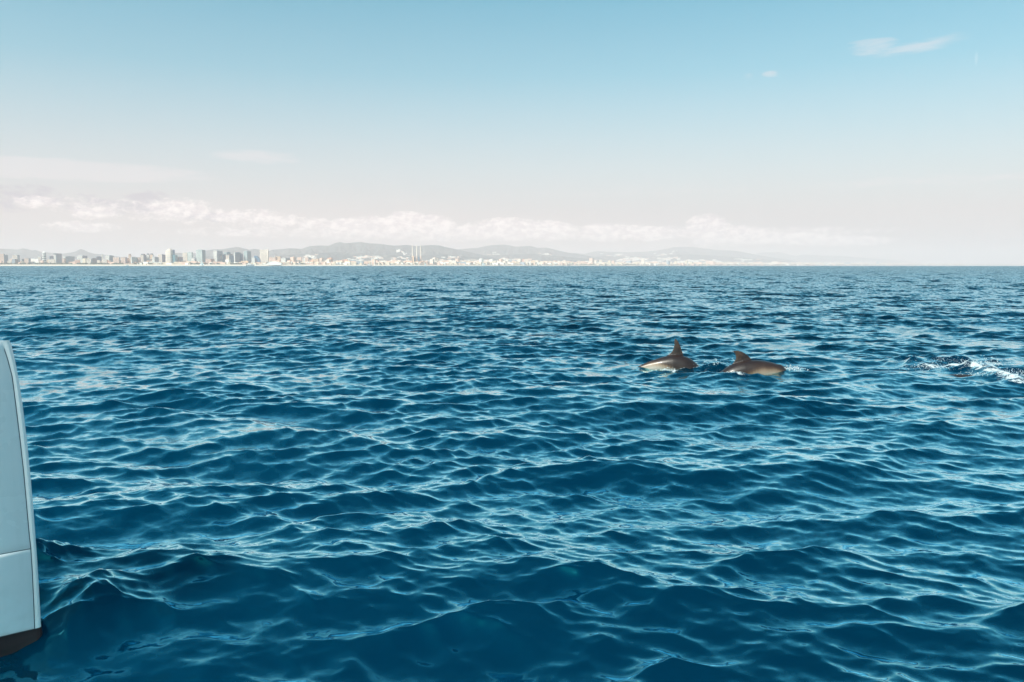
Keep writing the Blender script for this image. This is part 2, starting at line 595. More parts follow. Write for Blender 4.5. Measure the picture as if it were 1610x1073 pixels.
class MB:
    """collects polygons, then links them as one mesh object"""
    def __init__(self):
        self.v = []; self.f = []

    def add(self, vs, fs):
        b = len(self.v)
        self.v += [tuple(v) for v in vs]
        self.f += [tuple(i + b for i in f) for f in fs]
        return self

    def box(self, c, s, rot=0.0):
        cx, cy, cz = c; sx, sy, sz = s[0] / 2, s[1] / 2, s[2] / 2
        ca, sa = math.cos(rot), math.sin(rot)
        vs = []
        for z in (-sz, sz):
            for x, y in ((-sx, -sy), (sx, -sy), (sx, sy), (-sx, sy)):
                vs.append((cx + x * ca - y * sa, cy + x * sa + y * ca, cz + z))
        return self.add(vs, [(3, 2, 1, 0), (4, 5, 6, 7), (0, 1, 5, 4), (1, 2, 6, 5), (2, 3, 7, 6), (3, 0, 4, 7)])

    def prism(self, prof, z0, z1):
        n = len(prof)
        vs = [(x, y, z0) for x, y in prof] + [(x, y, z1) for x, y in prof]
        return self.add(vs, [tuple(range(n))[::-1], tuple(range(n, 2 * n))] + [(i, (i + 1) % n, (i + 1) % n + n, i + n) for i in range(n)])

    def cyl(self, c, r0, r1, h, n=12):
        vs = []
        for k, r in ((0, r0), (1, r1)):
            for i in range(n):
                a = 2 * math.pi * i / n
                vs.append((c[0] + r * math.cos(a), c[1] + r * math.sin(a), c[2] + h * k))
        return self.add(vs, [tuple(range(n))[::-1], tuple(range(n, 2 * n))] + [(i, (i + 1) % n, (i + 1) % n + n, i + n) for i in range(n)])

    def mesh(self, name):
        me = bpy.data.meshes.new(name)
        me.from_pydata(self.v, [], self.f)
        me.update()
        return me

    def build(self, name, m, parent=None, loc=None, rz=0.0):
        o = link(name, self.mesh(name), m, parent)
        if loc is not None:
            o.location = loc
        o.rotation_euler.z = rz
        return o


# ------------------------------------------------------------------ the boat's hull at the left edge
def build_hull():
    A = at(65, 985, 4.09); A.z = 0
    bd = Vector((-.80, -.60, 0)).normalized()              # along the panel, back past the camera
    nrm = Vector((.60, -.80, 0))                           # outward, towards the camera side

    def on_plane(px, py):
        r = ray(px, py); o = Vector((0, 0, CAM_H))
        t = (A - o).dot(nrm) / r.dot(nrm)
        p = o + r * t
        return (p - A).dot(bd), p.z
    edge = [on_plane(*q) for q in ((15.5, 536.6), (18, 541), (25, 572), (30, 600), (36, 640), (42, 690), (47, 740), (51, 785), (55, 835), (58, 875), (61, 920), (63.5, 960), (65, 985), (67, 999), (66.5, 1008))]
    seam = [on_plane(*q) for q in ((3, 538), (12, 565), (19, 592), (25, 640), (31, 690), (36.5, 740), (41, 790), (45, 835), (48, 862), (50.5, 900), (52.5, 940), (54.5, 988))]
    ez = np.array([e[1] for e in edge][::-1]); es = np.array([e[0] for e in edge][::-1])
    sz_ = np.array([e[1] for e in seam][::-1]); ss = np.array([e[0] for e in seam][::-1])
    zpaint = on_plane(65, 986)[1]
    zsl, zsr = on_plane(1, 876), on_plane(47, 862)
    ztop = ez[-1]

    def E(z):
        return float(np.interp(z, ez, es)) if z > ez[0] else es[0] + (ez[0] - z) * .25

    def S(z):
        return float(np.interp(z, sz_, ss)) + (0 if z > sz_[0] else (sz_[0] - z) * .02)

    def P(s, z, n=0.0):
        # slight barrel to the topsides, pinching in towards the keel
        pinch = -0.12 * max(0.0, (zpaint - z)) ** 1.3 * 2.0
        bulge = 0.02 * math.sin(max(0, min(1, z / ztop)) * math.pi) - .02 * max(0, s) ** 2
        q = A + bd * s + nrm * (n + bulge + pinch)
        return Vector((q.x, q.y, z))
    root = empty('boat_hull', A, 'white boat hull corner with dark red bottom paint cut off by the left edge', 'boat')
    white, t_, o_ = newmat('gelcoat')
    tc_ = t_.n('ShaderNodeTexCoord')
    st_ = t_.noise(t_.vmath('MULTIPLY', tc_.outputs['Object'], (14.0, 14.0, .8)), 1.0, 5.0, .6)
    bl_ = t_.noise(tc_.outputs['Object'], 3.0, 4.0, .6)
    zz_o = t_.sep(tc_.outputs['Object'])[2]
    low = t_.mapr(zz_o, .55, .1)
    cc = t_.mix(t_.mapr(st_.outputs[0], .45, .75, 0, .35), C4((.84, .85, .84)), C4((.72, .73, .70)))
    cc = t_.mix(t_.math('MULTIPLY', low, t_.mapr(bl_.outputs[0], .4, .65, 0, .35)), cc, C4((.46, .47, .42)))
    pw_ = principled(t_, o_, **{'Base Color': cc, 'Roughness': t_.mapr(bl_.outputs[0], .3, .7, .16, .32)})
    pw_.inputs['Coat Weight'].default_value = .3
    dark = surf('bottom_paint', (.035, .014, .014), .55, .35, 9, coords='Generated')
    gasket = surf('seam_sealant', (.16, .18, .20), .6, .1)

    def shell(name, s0, s1, z0, z1, m, ns, nz, n_in=-.035, off=0.0, parent=root, rad=.0025):
        """a curved panel with thickness and a softened rim; s0/s1 are functions of height"""
        mb = MB(); rings = []
        us = np.linspace(0, 1, ns); vs_ = np.linspace(0, 1, nz)
        ue = np.concatenate([[0, 0], us[1:-1] if False else [0.0], us[1:-1], [1.0], [1, 1]])
        vals = []
        for kv in range(-2, nz + 2):
            v = min(max(kv, 0), nz - 1)
            row = []
            for ku in range(-2, ns + 2):
                u = min(max(ku, 0), ns - 1)
                uu, vv = us[u], vs_[v]
                zz0 = z0(uu) if callable(z0) else z0
                zz1 = z1(uu) if callable(z1) else z1
                z = zz0 + (zz1 - zz0) * vv
                a, b = s0(z), s1(z)
                s = a + (b - a) * uu
                n = off
                # rim: pull the outermost rings in and back
                du = 0 if 0 < ku < ns - 1 else (rad if ku in (0, ns - 1) else 0)
                depth = 0.0
                if ku == 0 or ku == ns - 1 or kv == 0 or kv == nz - 1:
                    depth = 0.0
                if ku in (-1, ns) or kv in (-1, nz):
                    depth = -rad * .6
                if ku in (-2, ns + 1) or kv in (-2, nz + 1):
                    depth = n_in
                if 0 <= ku < ns and 0 <= kv < nz:
                    if ku == 0: s += rad * .5
                    if ku == ns - 1: s -= rad * .5
                    if kv == 0: z += rad * .5
                    if kv == nz - 1: z -= rad * .5
                row.append(P(s, z, n + depth) - A)
            vals.append(row)
        nr, nc = len(vals), len(vals[0])
        co = [p for row in vals for p in row]
        q = grid_quads(nr, nc)
        me = mesh_np(name, [tuple(c) for c in co], q, True)
        o = link(name, me, m, parent)
        return o
    g = .0022
    LONG = lambda z: 3.6
    zseam = lambda u: zsr[1] + (zsl[1] - zsr[1]) * u * (3.6 / max(.05, (zsl[0] - zsr[0]))) * .0 + .0
    shell('side_panel', lambda z: S(z) + g, LONG, zsr[1] + g, ztop + .0, white, 20, 26)
    shell('side_panel', lambda z: S(z) + g, LONG, zpaint, zsr[1] - g, white, 20, 20)
    # rounded corner strip: front, turning round the edge
    mb = MB(); rows = []
    zs = np.linspace(zpaint, ztop, 60)
    Rr = .028
    for z in zs:
        e = E(z)
        Rr = min(.026, (S(z) - g - e) * .5)
        row = [P(S(z) - g, z, 0), P(e + Rr + (S(z) - g - e - Rr) * .5, z, 0), P(e + Rr * 1.06, z, 0)]
        for k in range(9):
            a = k / 8 * math.pi / 2
            row.append(P(e + Rr - Rr * math.sin(a), z, -Rr + Rr * math.cos(a)))
        tz = (z - zpaint) / (ztop - zpaint)
        row.append(P(e, z - .085 * tz, -.3)); row.append(P(e + .25, z - .23 * tz, -.75))
        rows.append([p - A for p in row])
    co = [tuple(p) for r_ in rows for p in r_]
    link('corner_strip', mesh_np('corner_strip', co, grid_quads(len(rows), len(rows[0]))[:, ::-1]), white, root)
    # dark bottom below the boot line, turning under
    rows = []
    for z in np.linspace(zpaint - .002, -.45, 26):
        dz = max(0, zpaint - .06 - z)
        e = E(z) + dz * .3
        row = []
        Rb = .034
        for k in range(9):
            a = math.pi / 2 - k / 8 * math.pi / 2
            row.append(P(e + Rb - Rb * math.sin(a) - .004, z, -Rb + Rb * math.cos(a) + .004))
        for s in np.linspace(.06, 3.6, 20):
            row.append(P(e + s, z, .004))
        row = [P(e + .25, z, -.75), P(e - .004, z, -.3)] + row
        rows.append([p - A for p in row])
    co = [tuple(p) for r_ in rows for p in r_]
    link('bottom_paint', mesh_np('bottom_paint', co, grid_quads(len(rows), len(rows[0]))), dark, root)
    # inner core seen only down the seams, deck on top
    rows = []
    for z in np.linspace(-.3, ztop - .012, 30):
        rows.append([P(E(z) + .012, z, -.0022) - A, P(1.0, z, -.0022) - A, P(3.55, z, -.0022) - A])
    link('seam', mesh_np('seam', [tuple(p) for r_ in rows for p in r_], grid_quads(len(rows), 3)), gasket, root)
    e = E(ztop)
    top = [P(e, ztop, -.028), P(e + .008, ztop, -.010), P(e + .028, ztop, 0)] + [P(s, ztop, 0) for s in np.linspace(.3, 3.6, 8)] + \
          [P(3.6, ztop, -1.1), P(e + .45, ztop, -1.1), P(e, ztop, -.3)]
    mb = MB()
    n = len(top)
    vs = [(p - A) for p in top]
    camber = [min(0.0, v.dot(nrm) + .03) * .32 for v in vs]
    mb.add([(v.x, v.y, v.z + .004 + c_) for v, c_ in zip(vs, camber)] + [(v.x, v.y, v.z - .05 + c_) for v, c_ in zip(vs, camber)],
           [tuple(range(n)), tuple(range(n, 2 * n))[::-1]] + [(i, i + n, (i + 1) % n + n, (i + 1) % n) for i in range(n)])
    mb.build('deck_edge', white, root)
    # far side of the hull
    rows = []
    for z in np.linspace(-.4, ztop, 12):
        zc = z - .33 * (z + .4) / (ztop + .4)
        rows.append([P(E(z) + .25, zc + .10 * (z + .4) / (ztop + .4), -.75) - A, P(1.2, zc, -1.1) - A, P(3.6, zc, -1.1) - A])
    link('outer_side', mesh_np('outer_side', [tuple(p) for r_ in rows for p in r_], grid_quads(len(rows), 3)), white, root)
    return root


build_hull()


# ------------------------------------------------------------------ dolphins
def dolphin_mat():
    m, t, o = newmat('wet_dolphin_skin')
    a = t.n('ShaderNodeAttribute', attribute_name='belly')
    b = t.n('ShaderNodeAttribute', attribute_name='fin')
    tcn = t.n('ShaderNodeTexCoord')
    nz = t.noise(tcn.outputs['Object'], 5, 5, .6)
    fine = t.noise(tcn.outputs['Object'], 60, 3, .6)
    f = t.math('ADD', a.outputs['Fac'], t.math('MULTIPLY', t.math('SUBTRACT', nz.outputs[0], .5), .22))
    c = t.ramp(f, [(0.0, (.018, .010, .009)), (.34, (.030, .016, .012)), (.48, (.075, .043, .028)), (.62, (.20, .135, .09)), (.80, (.29, .22, .165)), (1.0, (.38, .32, .27))])
    finc = t.mix(t.mapr(nz.outputs[0], .35, .7), C4((.014, .008, .007)), C4((.062, .031, .018)))
    c = t.mix(b.outputs['Fac'], c, finc)
    c = t.mix(t.mapr(fine.outputs[0], .60, .75, 0, .18), c, C4((.25, .2, .17)))
    bp = t.n('ShaderNodeBump')
    bp.inputs['Strength'].default_value = .35
    bp.inputs['Distance'].default_value = .004
    t.set(bp.inputs['Height'], fine.outputs[0])
    p = principled(t, o, **{'Base Color': c, 'Roughness': t.mapr(nz.outputs[0], .3, .7, .36, .5), 'Normal': bp.outputs[0]})
    p.inputs['Coat Weight'].default_value = .22
    p.inputs['Specular IOR Level'].default_value = .35
    p.inputs['Coat Roughness'].default_value = .10
    return m


m_dol = dolphin_mat()
SP = [0, .025, .05, .075, .095, .12, .15, .2, .27, .35, .43, .52, .60, .68, .76, .84, .90, .95, .985]
RP = [.010, .018, .021, .025, .038, .054, .068, .082, .093, .098, .097, .088, .073, .056, .041, .029, .021, .016, .010]


def build_dolphin(name, L, pitch, anchor_s, loc, yaw, fin, roll=0.0):
    """pitch: list of (s, degrees) of the spine's downward angle; the animal faces +x; anchor_s sits at the origin"""
    N = 130
    ss = np.linspace(0, .985, N)
    pa = np.radians(np.interp(ss, [p[0] for p in pitch], [p[1] for p in pitch]))
    ds = ss[1] - ss[0]
    xs = np.zeros(N); zs = np.zeros(N)
    for i in range(1, N):
        a = (pa[i] + pa[i - 1]) / 2
        # going towards the tail: -x; positive pitch = head lower than tail
        xs[i] = xs[i - 1] - math.cos(a) * ds * L
        zs[i] = zs[i - 1] + math.sin(a) * ds * L
    ax, az_ = np.interp(anchor_s, ss, xs), np.interp(anchor_s, ss, zs)
    xs -= ax; zs -= az_
    rr = np.interp(ss, SP, RP) * L * fin.get('girth', 1.0)
    bm = bmesh.new()
    M = 28
    prev = None; rings = []

    def frame(s):
        i = np.interp(s, ss, np.arange(N))
        a = np.interp(s, ss, pa)
        fx, fz = math.cos(a), -math.sin(a)                # forward
        return np.interp(s, ss, xs), np.interp(s, ss, zs), (fx, fz), (-fz, fx)  # position, fwd, up
    for i, s in enumerate(ss):
        x, z, fw, up = frame(s)
        wx = 1.0 - .42 * smooth01((s - .55) / .4) - .10 * smooth01((.12 - s) / .1)
        hx = 1.0 + .35 * smooth01((s - .6) / .35)
        # melon above the beak
        ring = []
        for k in range(M):
            a = 2 * math.pi * k / M
            cy, cz = math.cos(a), math.sin(a)
            r = rr[i]
            lift = 0.012 * L * math.exp(-((s - .115) / .03) ** 2) if cz > 0 else 0
            py_ = cy * r * wx
            pz = cz * r * hx + lift * max(0, cz)
            ring.append(bm.verts.new((x + up[0] * pz, py_, z + up[1] * pz)))
        rings.append(ring)
    for i in range(N - 1):
        for k in range(M):
            k2 = (k + 1) % M
            bm.faces.new((rings[i][k], rings[i][k2], rings[i + 1][k2], rings[i + 1][k]))
    bm.faces.new(rings[0][::-1]); bm.faces.new(rings[-1])

    def blade(base, tip, root_c, tip_c, thick, n=10, curve=0.0, back=None, cdir=None):
        """a tapering swept blade with a rounded section: base and tip are points, chord along cdir"""
        base = Vector(base); tip = Vector(tip)
        prev = None
        for j in range(n + 1):
            t = j / n
            c = root_c * (1 - t) ** .85 + tip_c * t if j < n else tip_c * .5
            off = back * (t ** 1.8) * curve
            p = base.lerp(tip, t) + off
            th = thick * (1 - t * .82)
            nrm_ = (tip - base).cross(cdir).normalized()
            ring = []
            K = 14
            for k in range(K):
                a = 2 * math.pi * k / K
                u = math.cos(a) * c / 2
                w = math.sin(a) * th / 2 * (1.0 if math.cos(a) > 0 else (1 + math.cos(a) * .75))
                ring.append(bm.verts.new(p + cdir * u + nrm_ * w))
            if prev:
                for k in range(K):
                    k2 = (k + 1) % K
                    bm.faces.new((prev[k], prev[k2], ring[k2], ring[k]))
            else:
                bm.faces.new(ring[::-1])
            prev = ring
        bm.faces.new(prev)
    # dorsal fin: outline rings given as (height, x of leading edge, x of trailing edge) in metres, relative to the fin base centre
    fs = fin['s']
    fx, fz, ffw, fup = frame(fs)
    fr = float(np.interp(fs, ss, rr))
    prev = None
    K = 16
    for (h, lx, tx, th) in fin['rings']:
        c = (lx + tx) / 2; hw = (lx - tx) / 2
        ring = []
        for k in range(K):
            a = 2 * math.pi * k / K
            u = c + math.cos(a) * hw
            w = math.sin(a) * th / 2 * (1.0 if math.cos(a) > 0 else (1 + math.cos(a) * .7))
            hh = fr * .9 + h
            # fin stands along the world-ish up direction of its own tilt
            px_ = fx + u * fin['ux'][0] + hh * fin['uz'][0]
            pz_ = fz + u * fin['ux'][1] + hh * fin['uz'][1]
            ring.append(bm.verts.new((px_, w, pz_)))
        if prev:
            for k in range(K):
                k2 = (k + 1) % K
                bm.faces.new((prev[k], prev[k2], ring[k2], ring[k]))
        else:
            bm.faces.new(ring[::-1])
        prev = ring
    bm.faces.new(prev)
    # flippers and flukes
    x, z, fw, up = frame(.27)
    fv = Vector((fw[0], 0, fw[1])); uv_ = Vector((up[0], 0, up[1]))
    for sd in (-1, 1):
        b = Vector((x, 0, z)) + Vector((0, sd * .07 * L, 0)) - uv_ * .055 * L
        blade(b, b + Vector((0, sd * .085 * L, 0)) - uv_ * .07 * L - fv * .07 * L, .07 * L, .02 * L, .026 * L, curve=.02 * L, back=-fv, cdir=fv)
    x, z, fw, up = frame(.955)
    fv = Vector((fw[0], 0, fw[1]))
    for sd in (-1, 1):
        b = Vector((x, 0, z))
        blade(b, b + Vector((0, sd * .115 * L, 0)) - fv * .045 * L, .075 * L, .012 * L, .022 * L, curve=.03 * L, back=-fv, cdir=fv)
    bmesh.ops.recalc_face_normals(bm, faces=bm.faces)
    me = bpy.data.meshes.new('dolphin_raw'); bm.to_mesh(me); bm.free()
    tmp = bpy.data.objects.new('dolphin_raw', me); col.objects.link(tmp)
    md = tmp.modifiers.new('r', 'REMESH'); md.mode = 'VOXEL'; md.voxel_size = .0085; md.use_smooth_shade = True
    ms = tmp.modifiers.new('s', 'SMOOTH'); ms.factor = .5; ms.iterations = 4
    dg = bpy.context.evaluated_depsgraph_get()
    me2 = bpy.data.meshes.new_from_object(tmp.evaluated_get(dg))
    bpy.data.objects.remove(tmp)
    me2.name = name
    co = np.empty(len(me2.vertices) * 3, np.float32); me2.vertices.foreach_get('co', co); co = co.reshape(-1, 3)
    # nearest spine sample for the body pattern
    d2 = (co[:, None, 0] - xs[None, ::3]) ** 2 + (co[:, None, 2] - zs[None, ::3]) ** 2
    j = d2.argmin(1) * 3
    upx = np.sin(pa[j]); upz = np.cos(pa[j])
    hgt = ((co[:, 0] - xs[j]) * upx + (co[:, 2] - zs[j]) * upz) / np.maximum(rr[j], .02)
    sj = ss[j]
    # dark cape on the back, pale flank blaze, paler belly
    line = np.interp(sj, [0, .1, .2, .33, .42, .50, .58, .68, .8, 1], fin.get('line', [.1, .15, .2, .25, .0, -.35, -.1, .5, .6, .4]))
    belly = np.clip(.5 - (hgt - line) * .75, 0, 1)
    wst = smooth01((sj - .9) / .05)
    belly = belly * (1 - wst)
    finm = smooth01((hgt - 1.02) / .25)
    attr(me2, 'belly', belly); attr(me2, 'fin', finm)
    me2.polygons.foreach_set('use_smooth', np.ones(len(me2.polygons), bool))
    me2.materials.clear()
    o = link(name, me2, m_dol)
    o.location = loc
    o.rotation_euler = (roll, 0, yaw)
    return o


# the tall-finned one, arched and diving to the right
p1 = at(1066, 574.5, 15.3)
w1 = sea_height(p1.x, p1.y)
d1 = build_dolphin('dolphin', 2.36, [(0, 70), (.2, 66), (.32, 54), (.40, 36), (.46, 14), (.52, -2), (.60, -9), (.70, -15), (.80, -24), (.9, -26), (1, -8)], .47,
                   p1, R(-6),
                   dict(girth=.90, s=.49, ux=(1, -.10), uz=(.0, 1),
                        rings=[(-.06, .18, -.24, .060), (.0, .155, -.150, .050), (.05, .140, -.095, .044), (.10, .122, -.060, .038), (.16, .102, -.042, .032),
                               (.22, .078, -.034, .026), (.27, .052, -.032, .020), (.31, .026, -.030, .014), (.330, .002, -.026, .008)],
                        line=[.1, .1, .1, .0, -.35, -.40, .20, .75, .85, .5]))
tag(d1, 'brown dolphin arching down into the water with a tall narrow fin, left of the pair', 'dolphin')
# the swept-finned one, swimming level with the head nearly out
p2 = at(1172, 585, 14.6)
d2_ = build_dolphin('dolphin', 2.15, [(0, 0), (.15, 3), (.26, 3), (.36, -2), (.44, -10), (.55, -26), (.66, -20), (.76, 0), (.86, 10), (1, 0)], .42,
                    p2, R(-3),
                    dict(s=.455, ux=(1, .12), uz=(0, 1),
                         rings=[(-.07, .26, -.28, .066), (-.02, .220, -.190, .056), (.03, .188, -.140, .050), (.08, .150, -.110, .042), (.13, .105, -.110, .036),
                                (.175, .050, -.122, .029), (.212, -.010, -.150, .022), (.234, -.075, -.192, .016), (.238, -.140, -.228, .010)],
                         line=[.3, .35, .45, .30, -.05, -.60, -.6, -.3, .1, .2]))
tag(d2_, 'brown dolphin swimming level with a swept back fin, right of the pair', 'dolphin')
# the third: only a strip of back in the broken water
p3 = ground(1512, 596)
w3 = sea_height(p3.x, p3.y)
d3 = build_dolphin('dolphin', 2.3, [(0, 22), (.2, 14), (.4, 4), (.5, 0), (.7, -10), (.85, -14), (1, -6)], .45,
                   Vector((p3.x, p3.y, w3 - .203)), R(-24),
                   dict(s=.47, ux=(1, 0), uz=(0, 1),
                        rings=[(-.06, .15, -.18, .05), (-.04, .10, -.12, .03), (-.03, .05, -.09, .02)]))
tag(d3, 'strip of a brown dolphin back just breaking the surface in the white water at right', 'dolphin')


# ------------------------------------------------------------------ flying drops and froth
def spray(name, spots, seed):
    g = random.Random(seed)
    mb = MB()
    for (px, py, D, sx, sz, n, rmax, up) in spots:
        c = at(px, py, D)
        hz0 = sea_height(c.x, c.y)
        for _ in range(n):
            a = g.gauss(0, 1); b = abs(g.gauss(0, 1)); dpt = g.gauss(0, 1)
            r = rmax * .75 * (g.random() ** 3) + .0022
            x = c.x + a * sx; y = c.y + dpt * sx * .45
            z = hz0 + up + b * sz * math.exp(-abs(a) * .5) - .01
            st = g.uniform(.7, 1.6)
            vs = []
            for k, (ox, oy, oz) in enumerate(((1, 0, 0), (-1, 0, 0), (0, 1, 0), (0, -1, 0), (0, 0, 1), (0, 0, -1))):
                vs.append((x + ox * r * st, y + oy * r, z + oz * r * g.uniform(.7, 1.3)))
            mb.add(vs, [(0, 2, 4), (2, 1, 4), (1, 3, 4), (3, 0, 4), (2, 0, 5), (1, 2, 5), (3, 1, 5), (0, 3, 5)])
    m = surf('white_drops', (.62, .67, .69), .3, .03)
    o = mb.build(name, m)
    for p in o.data.polygons:
        p.use_smooth = True
    o['kind'] = 'stuff'
    return o


s1 = spray('water_spray', [
    (1243, 582, 14.6, .13, .055, 240, .011, .0), (1236, 584, 14.6, .06, .03, 90, .008, .0),
    (1052, 580, 15.0, .10, .03, 110, .009, .01), (1125, 570, 15.0, .16, .07, 60, .007, .0), (1126, 576, 15.0, .03, .10, 40, .010, .0),
    (1155, 592, 14.3, .10, .02, 80, .008, .0), (1000, 578, 15.2, .08, .03, 40, .007, .0), (1100, 577, 15.2, .12, .03, 60, .007, .0),
    (1490, 566, 15.6, .38, .06, 260, .006, .05), (1450, 572, 15.0, .35, .04, 120, .006, .03), (1540, 584, 14.6, .24, .05, 320, .009, .04), (1562, 588, 14.2, .16, .09, 220, .008, .04),
    (1590, 602, 13.6, .30, .05, 320, .009, .03), (1480, 581, 14.9, .32, .025, 260, .009, .02), (1535, 602, 13.8, .2, .03, 120, .010, .02)], 5)
tag(s1, 'scattered white drops thrown up round the dolphins and the breaking wake', 'spray')

# ------------------------------------------------------------------ the coast
SHORE = [(-420, 6300), (0, 6500), (200, 6500), (430, 6700), (560, 7200), (655, 7900), (760, 8900), (880, 10500), (1000, 12500), (1120, 15000), (1250, 18500), (1380, 23000), (1480, 27000), (1700, 30000)]
SP_, SD_ = [s[0] for s in SHORE], [s[1] for s in SHORE]


def shore(px):
    return float(np.interp(px, SP_, SD_))


def pxw(px, D):
    """world x of a photo column on the horizon at distance D"""
    r = ray(px, 418)
    return r.x / r.y * D


def zat(py, D, px=805):
    return at(px, py, D).z


def build_land():
    pxs = np.linspace(-420, 1700, 260)
    offs = np.array([-30, 0, 20, 60, 120, 260, 600, 1400, 3000, 6000])
    hs = np.array([-3.0, 1.0, 6.0, 9.5, 13.0, 15, 18, 26, 48, 82])
    co = []
    for o_, h_ in zip(offs, hs):
        for p in pxs:
            D = shore(p) + o_ * (1 + 0 * p)
            z = h_ * (D / 6500 if o_ < 200 else 1) + (rng.normal() * .04 * abs(h_) if o_ > 100 else 0)
            co.append((pxw(p, shore(p)) * D / shore(p), D, z))
    me = mesh_np('land', co, grid_quads(len(offs), len(pxs)))
    m, t, o = newmat('coastal_ground')
    g_ = t.n('ShaderNodeNewGeometry')
    z = t.sep(g_.outputs['Position'])[2]
    nz = t.noise(g_.outputs['Position'], .006, 4, .6)
    c = t.mix(t.mapr(nz.outputs[0], .4, .6), C4((.11, .12, .075)), C4((.24, .20, .16)))
    c = t.mix(t.mapr(z, 10.5, 12.0), C4((.62, .53, .42)), c)
    principled(t, o, **{'Base Color': c, 'Roughness': .9})
    o_ = link('land', me, m)
    o_['kind'] = 'structure'


build_land()

RIDGES = [
    # name, distance, depth, silhouette (photo px, py)
    (18125, 2989, [(-420, 409), (-300, 399), (-160, 393), (-60, 389), (0, 391), (20, 392), (30, 392.5), (38, 390.5), (45, 392), (52, 394), (57, 393.2), (65, 396), (75, 397), (100, 399), (112, 397.5), (120, 395.5), (128, 391.3), (134, 393.5), (140, 396.5), (148, 399), (162, 400), (182, 403), (215, 407), (260, 412), (300, 417)]),
    (16875, 3449, [(225, 417), (250, 408), (268, 400), (280, 397.5), (300, 398.5), (310, 398.5), (325, 394), (335, 392.5), (350, 392), (362, 390), (374, 388), (385, 391), (393, 393), (401, 391.2), (410, 393), (420, 396), (430, 392.5), (440, 392), (452, 391), (460, 390.5), (475, 391.5), (488, 387), (500, 386.3), (518, 386.6), (528, 382), (536, 380.6), (545, 383), (555, 381.5), (567, 380.5), (580, 382.5), (600, 384), (620, 386.5), (640, 385.2), (655, 387), (675, 385.5), (690, 385.8), (700, 388.5), (710, 390.5), (722, 393), (745, 398), (780, 405), (820, 417)]),
    (21875, 3909, [(650, 417), (680, 404), (705, 396), (722, 392), (735, 391), (750, 390), (765, 387), (775, 385.5), (792, 384.7), (810, 388), (822, 387.5), (833, 386.5), (845, 390), (860, 389.5), (875, 393.5), (890, 397), (905, 399), (940, 405), (1000, 417)]),
    (29375, 4830, [(830, 417), (860, 405), (890, 398.5), (905, 398), (918, 399.5), (930, 396.5), (940, 395), (960, 396.5), (985, 396.8), (1010, 396), (1030, 394.5), (1048, 391.5), (1060, 388.5), (1085, 388.5), (1100, 390), (1130, 393.5), (1150, 394), (1165, 396), (1190, 401), (1240, 409), (1290, 417)]),
    (38750, 5750, [(1100, 417), (1150, 405), (1185, 399.5), (1200, 397), (1225, 396.5), (1240, 400), (1250, 402.5), (1265, 400), (1290, 402), (1320, 403), (1350, 405), (1400, 409), (1450, 413), (1500, 418)]),
]
FOOT = [
    (14000, 1954, [(225, 417), (262, 411), (300, 405), (340, 402), (390, 404), (430, 403), (480, 399), (530, 396.5), (575, 399), (620, 401), (655, 402.5), (700, 400), (740, 404), (790, 409), (850, 417)]),
    (17750, 2185, [(640, 417), (700, 405), (760, 401), (800, 400.5), (835, 399), (880, 403), (930, 408), (1000, 417)]),
    (24375, 2760, [(840, 417), (890, 407), (950, 402.5), (1010, 403.5), (1080, 400), (1140, 403), (1200, 408), (1300, 417)]),
]


def vnoise(u, v, seed, octs=5):
    g = np.random.default_rng(seed)
    out = 0; amp = 1.0; fr = 1.0
    for _ in range(octs):
        t = g.normal(size=(64, 64))
        x = u * fr; y = v * fr
        ix = np.floor(x).astype(int); iy = np.floor(y).astype(int)
        fx = smooth01(x - ix); fy = smooth01(y - iy)
        a = t[ix % 64, iy % 64]; b = t[(ix + 1) % 64, iy % 64]; c = t[ix % 64, (iy + 1) % 64]; d_ = t[(ix + 1) % 64, (iy + 1) % 64]
        out = out + amp * ((a * (1 - fx) + b * fx) * (1 - fy) + (c * (1 - fx) + d_ * fx) * fy)
        amp *= .5; fr *= 2.03
    return out


m_hill, T, out = newmat('scrub_hillside')
g_ = T.n('ShaderNodeNewGeometry')
a1 = T.noise(g_.outputs['Position'], .0012, 6, .62)
a2 = T.noise(g_.outputs['Position'], .0045, 4, .6)
hc = T.mix(T.mapr(a1.outputs[0], .35, .65), C4((.028, .046, .052)), C4((.070, .082, .080)))
zz = T.sep(g_.outputs['Position'])[2]
town = T.math('MULTIPLY', T.mapr(T.math('ADD', a1.outputs[0], T.math('MULTIPLY', a2.outputs[0], .6)), .86, .98), T.mapr(zz, 330, 120))
hc = T.mix(T.math('MULTIPLY', town, .8), hc, C4((.44, .36, .29)))
principled(T, out, **{'Base Color': hc, 'Roughness': .95})


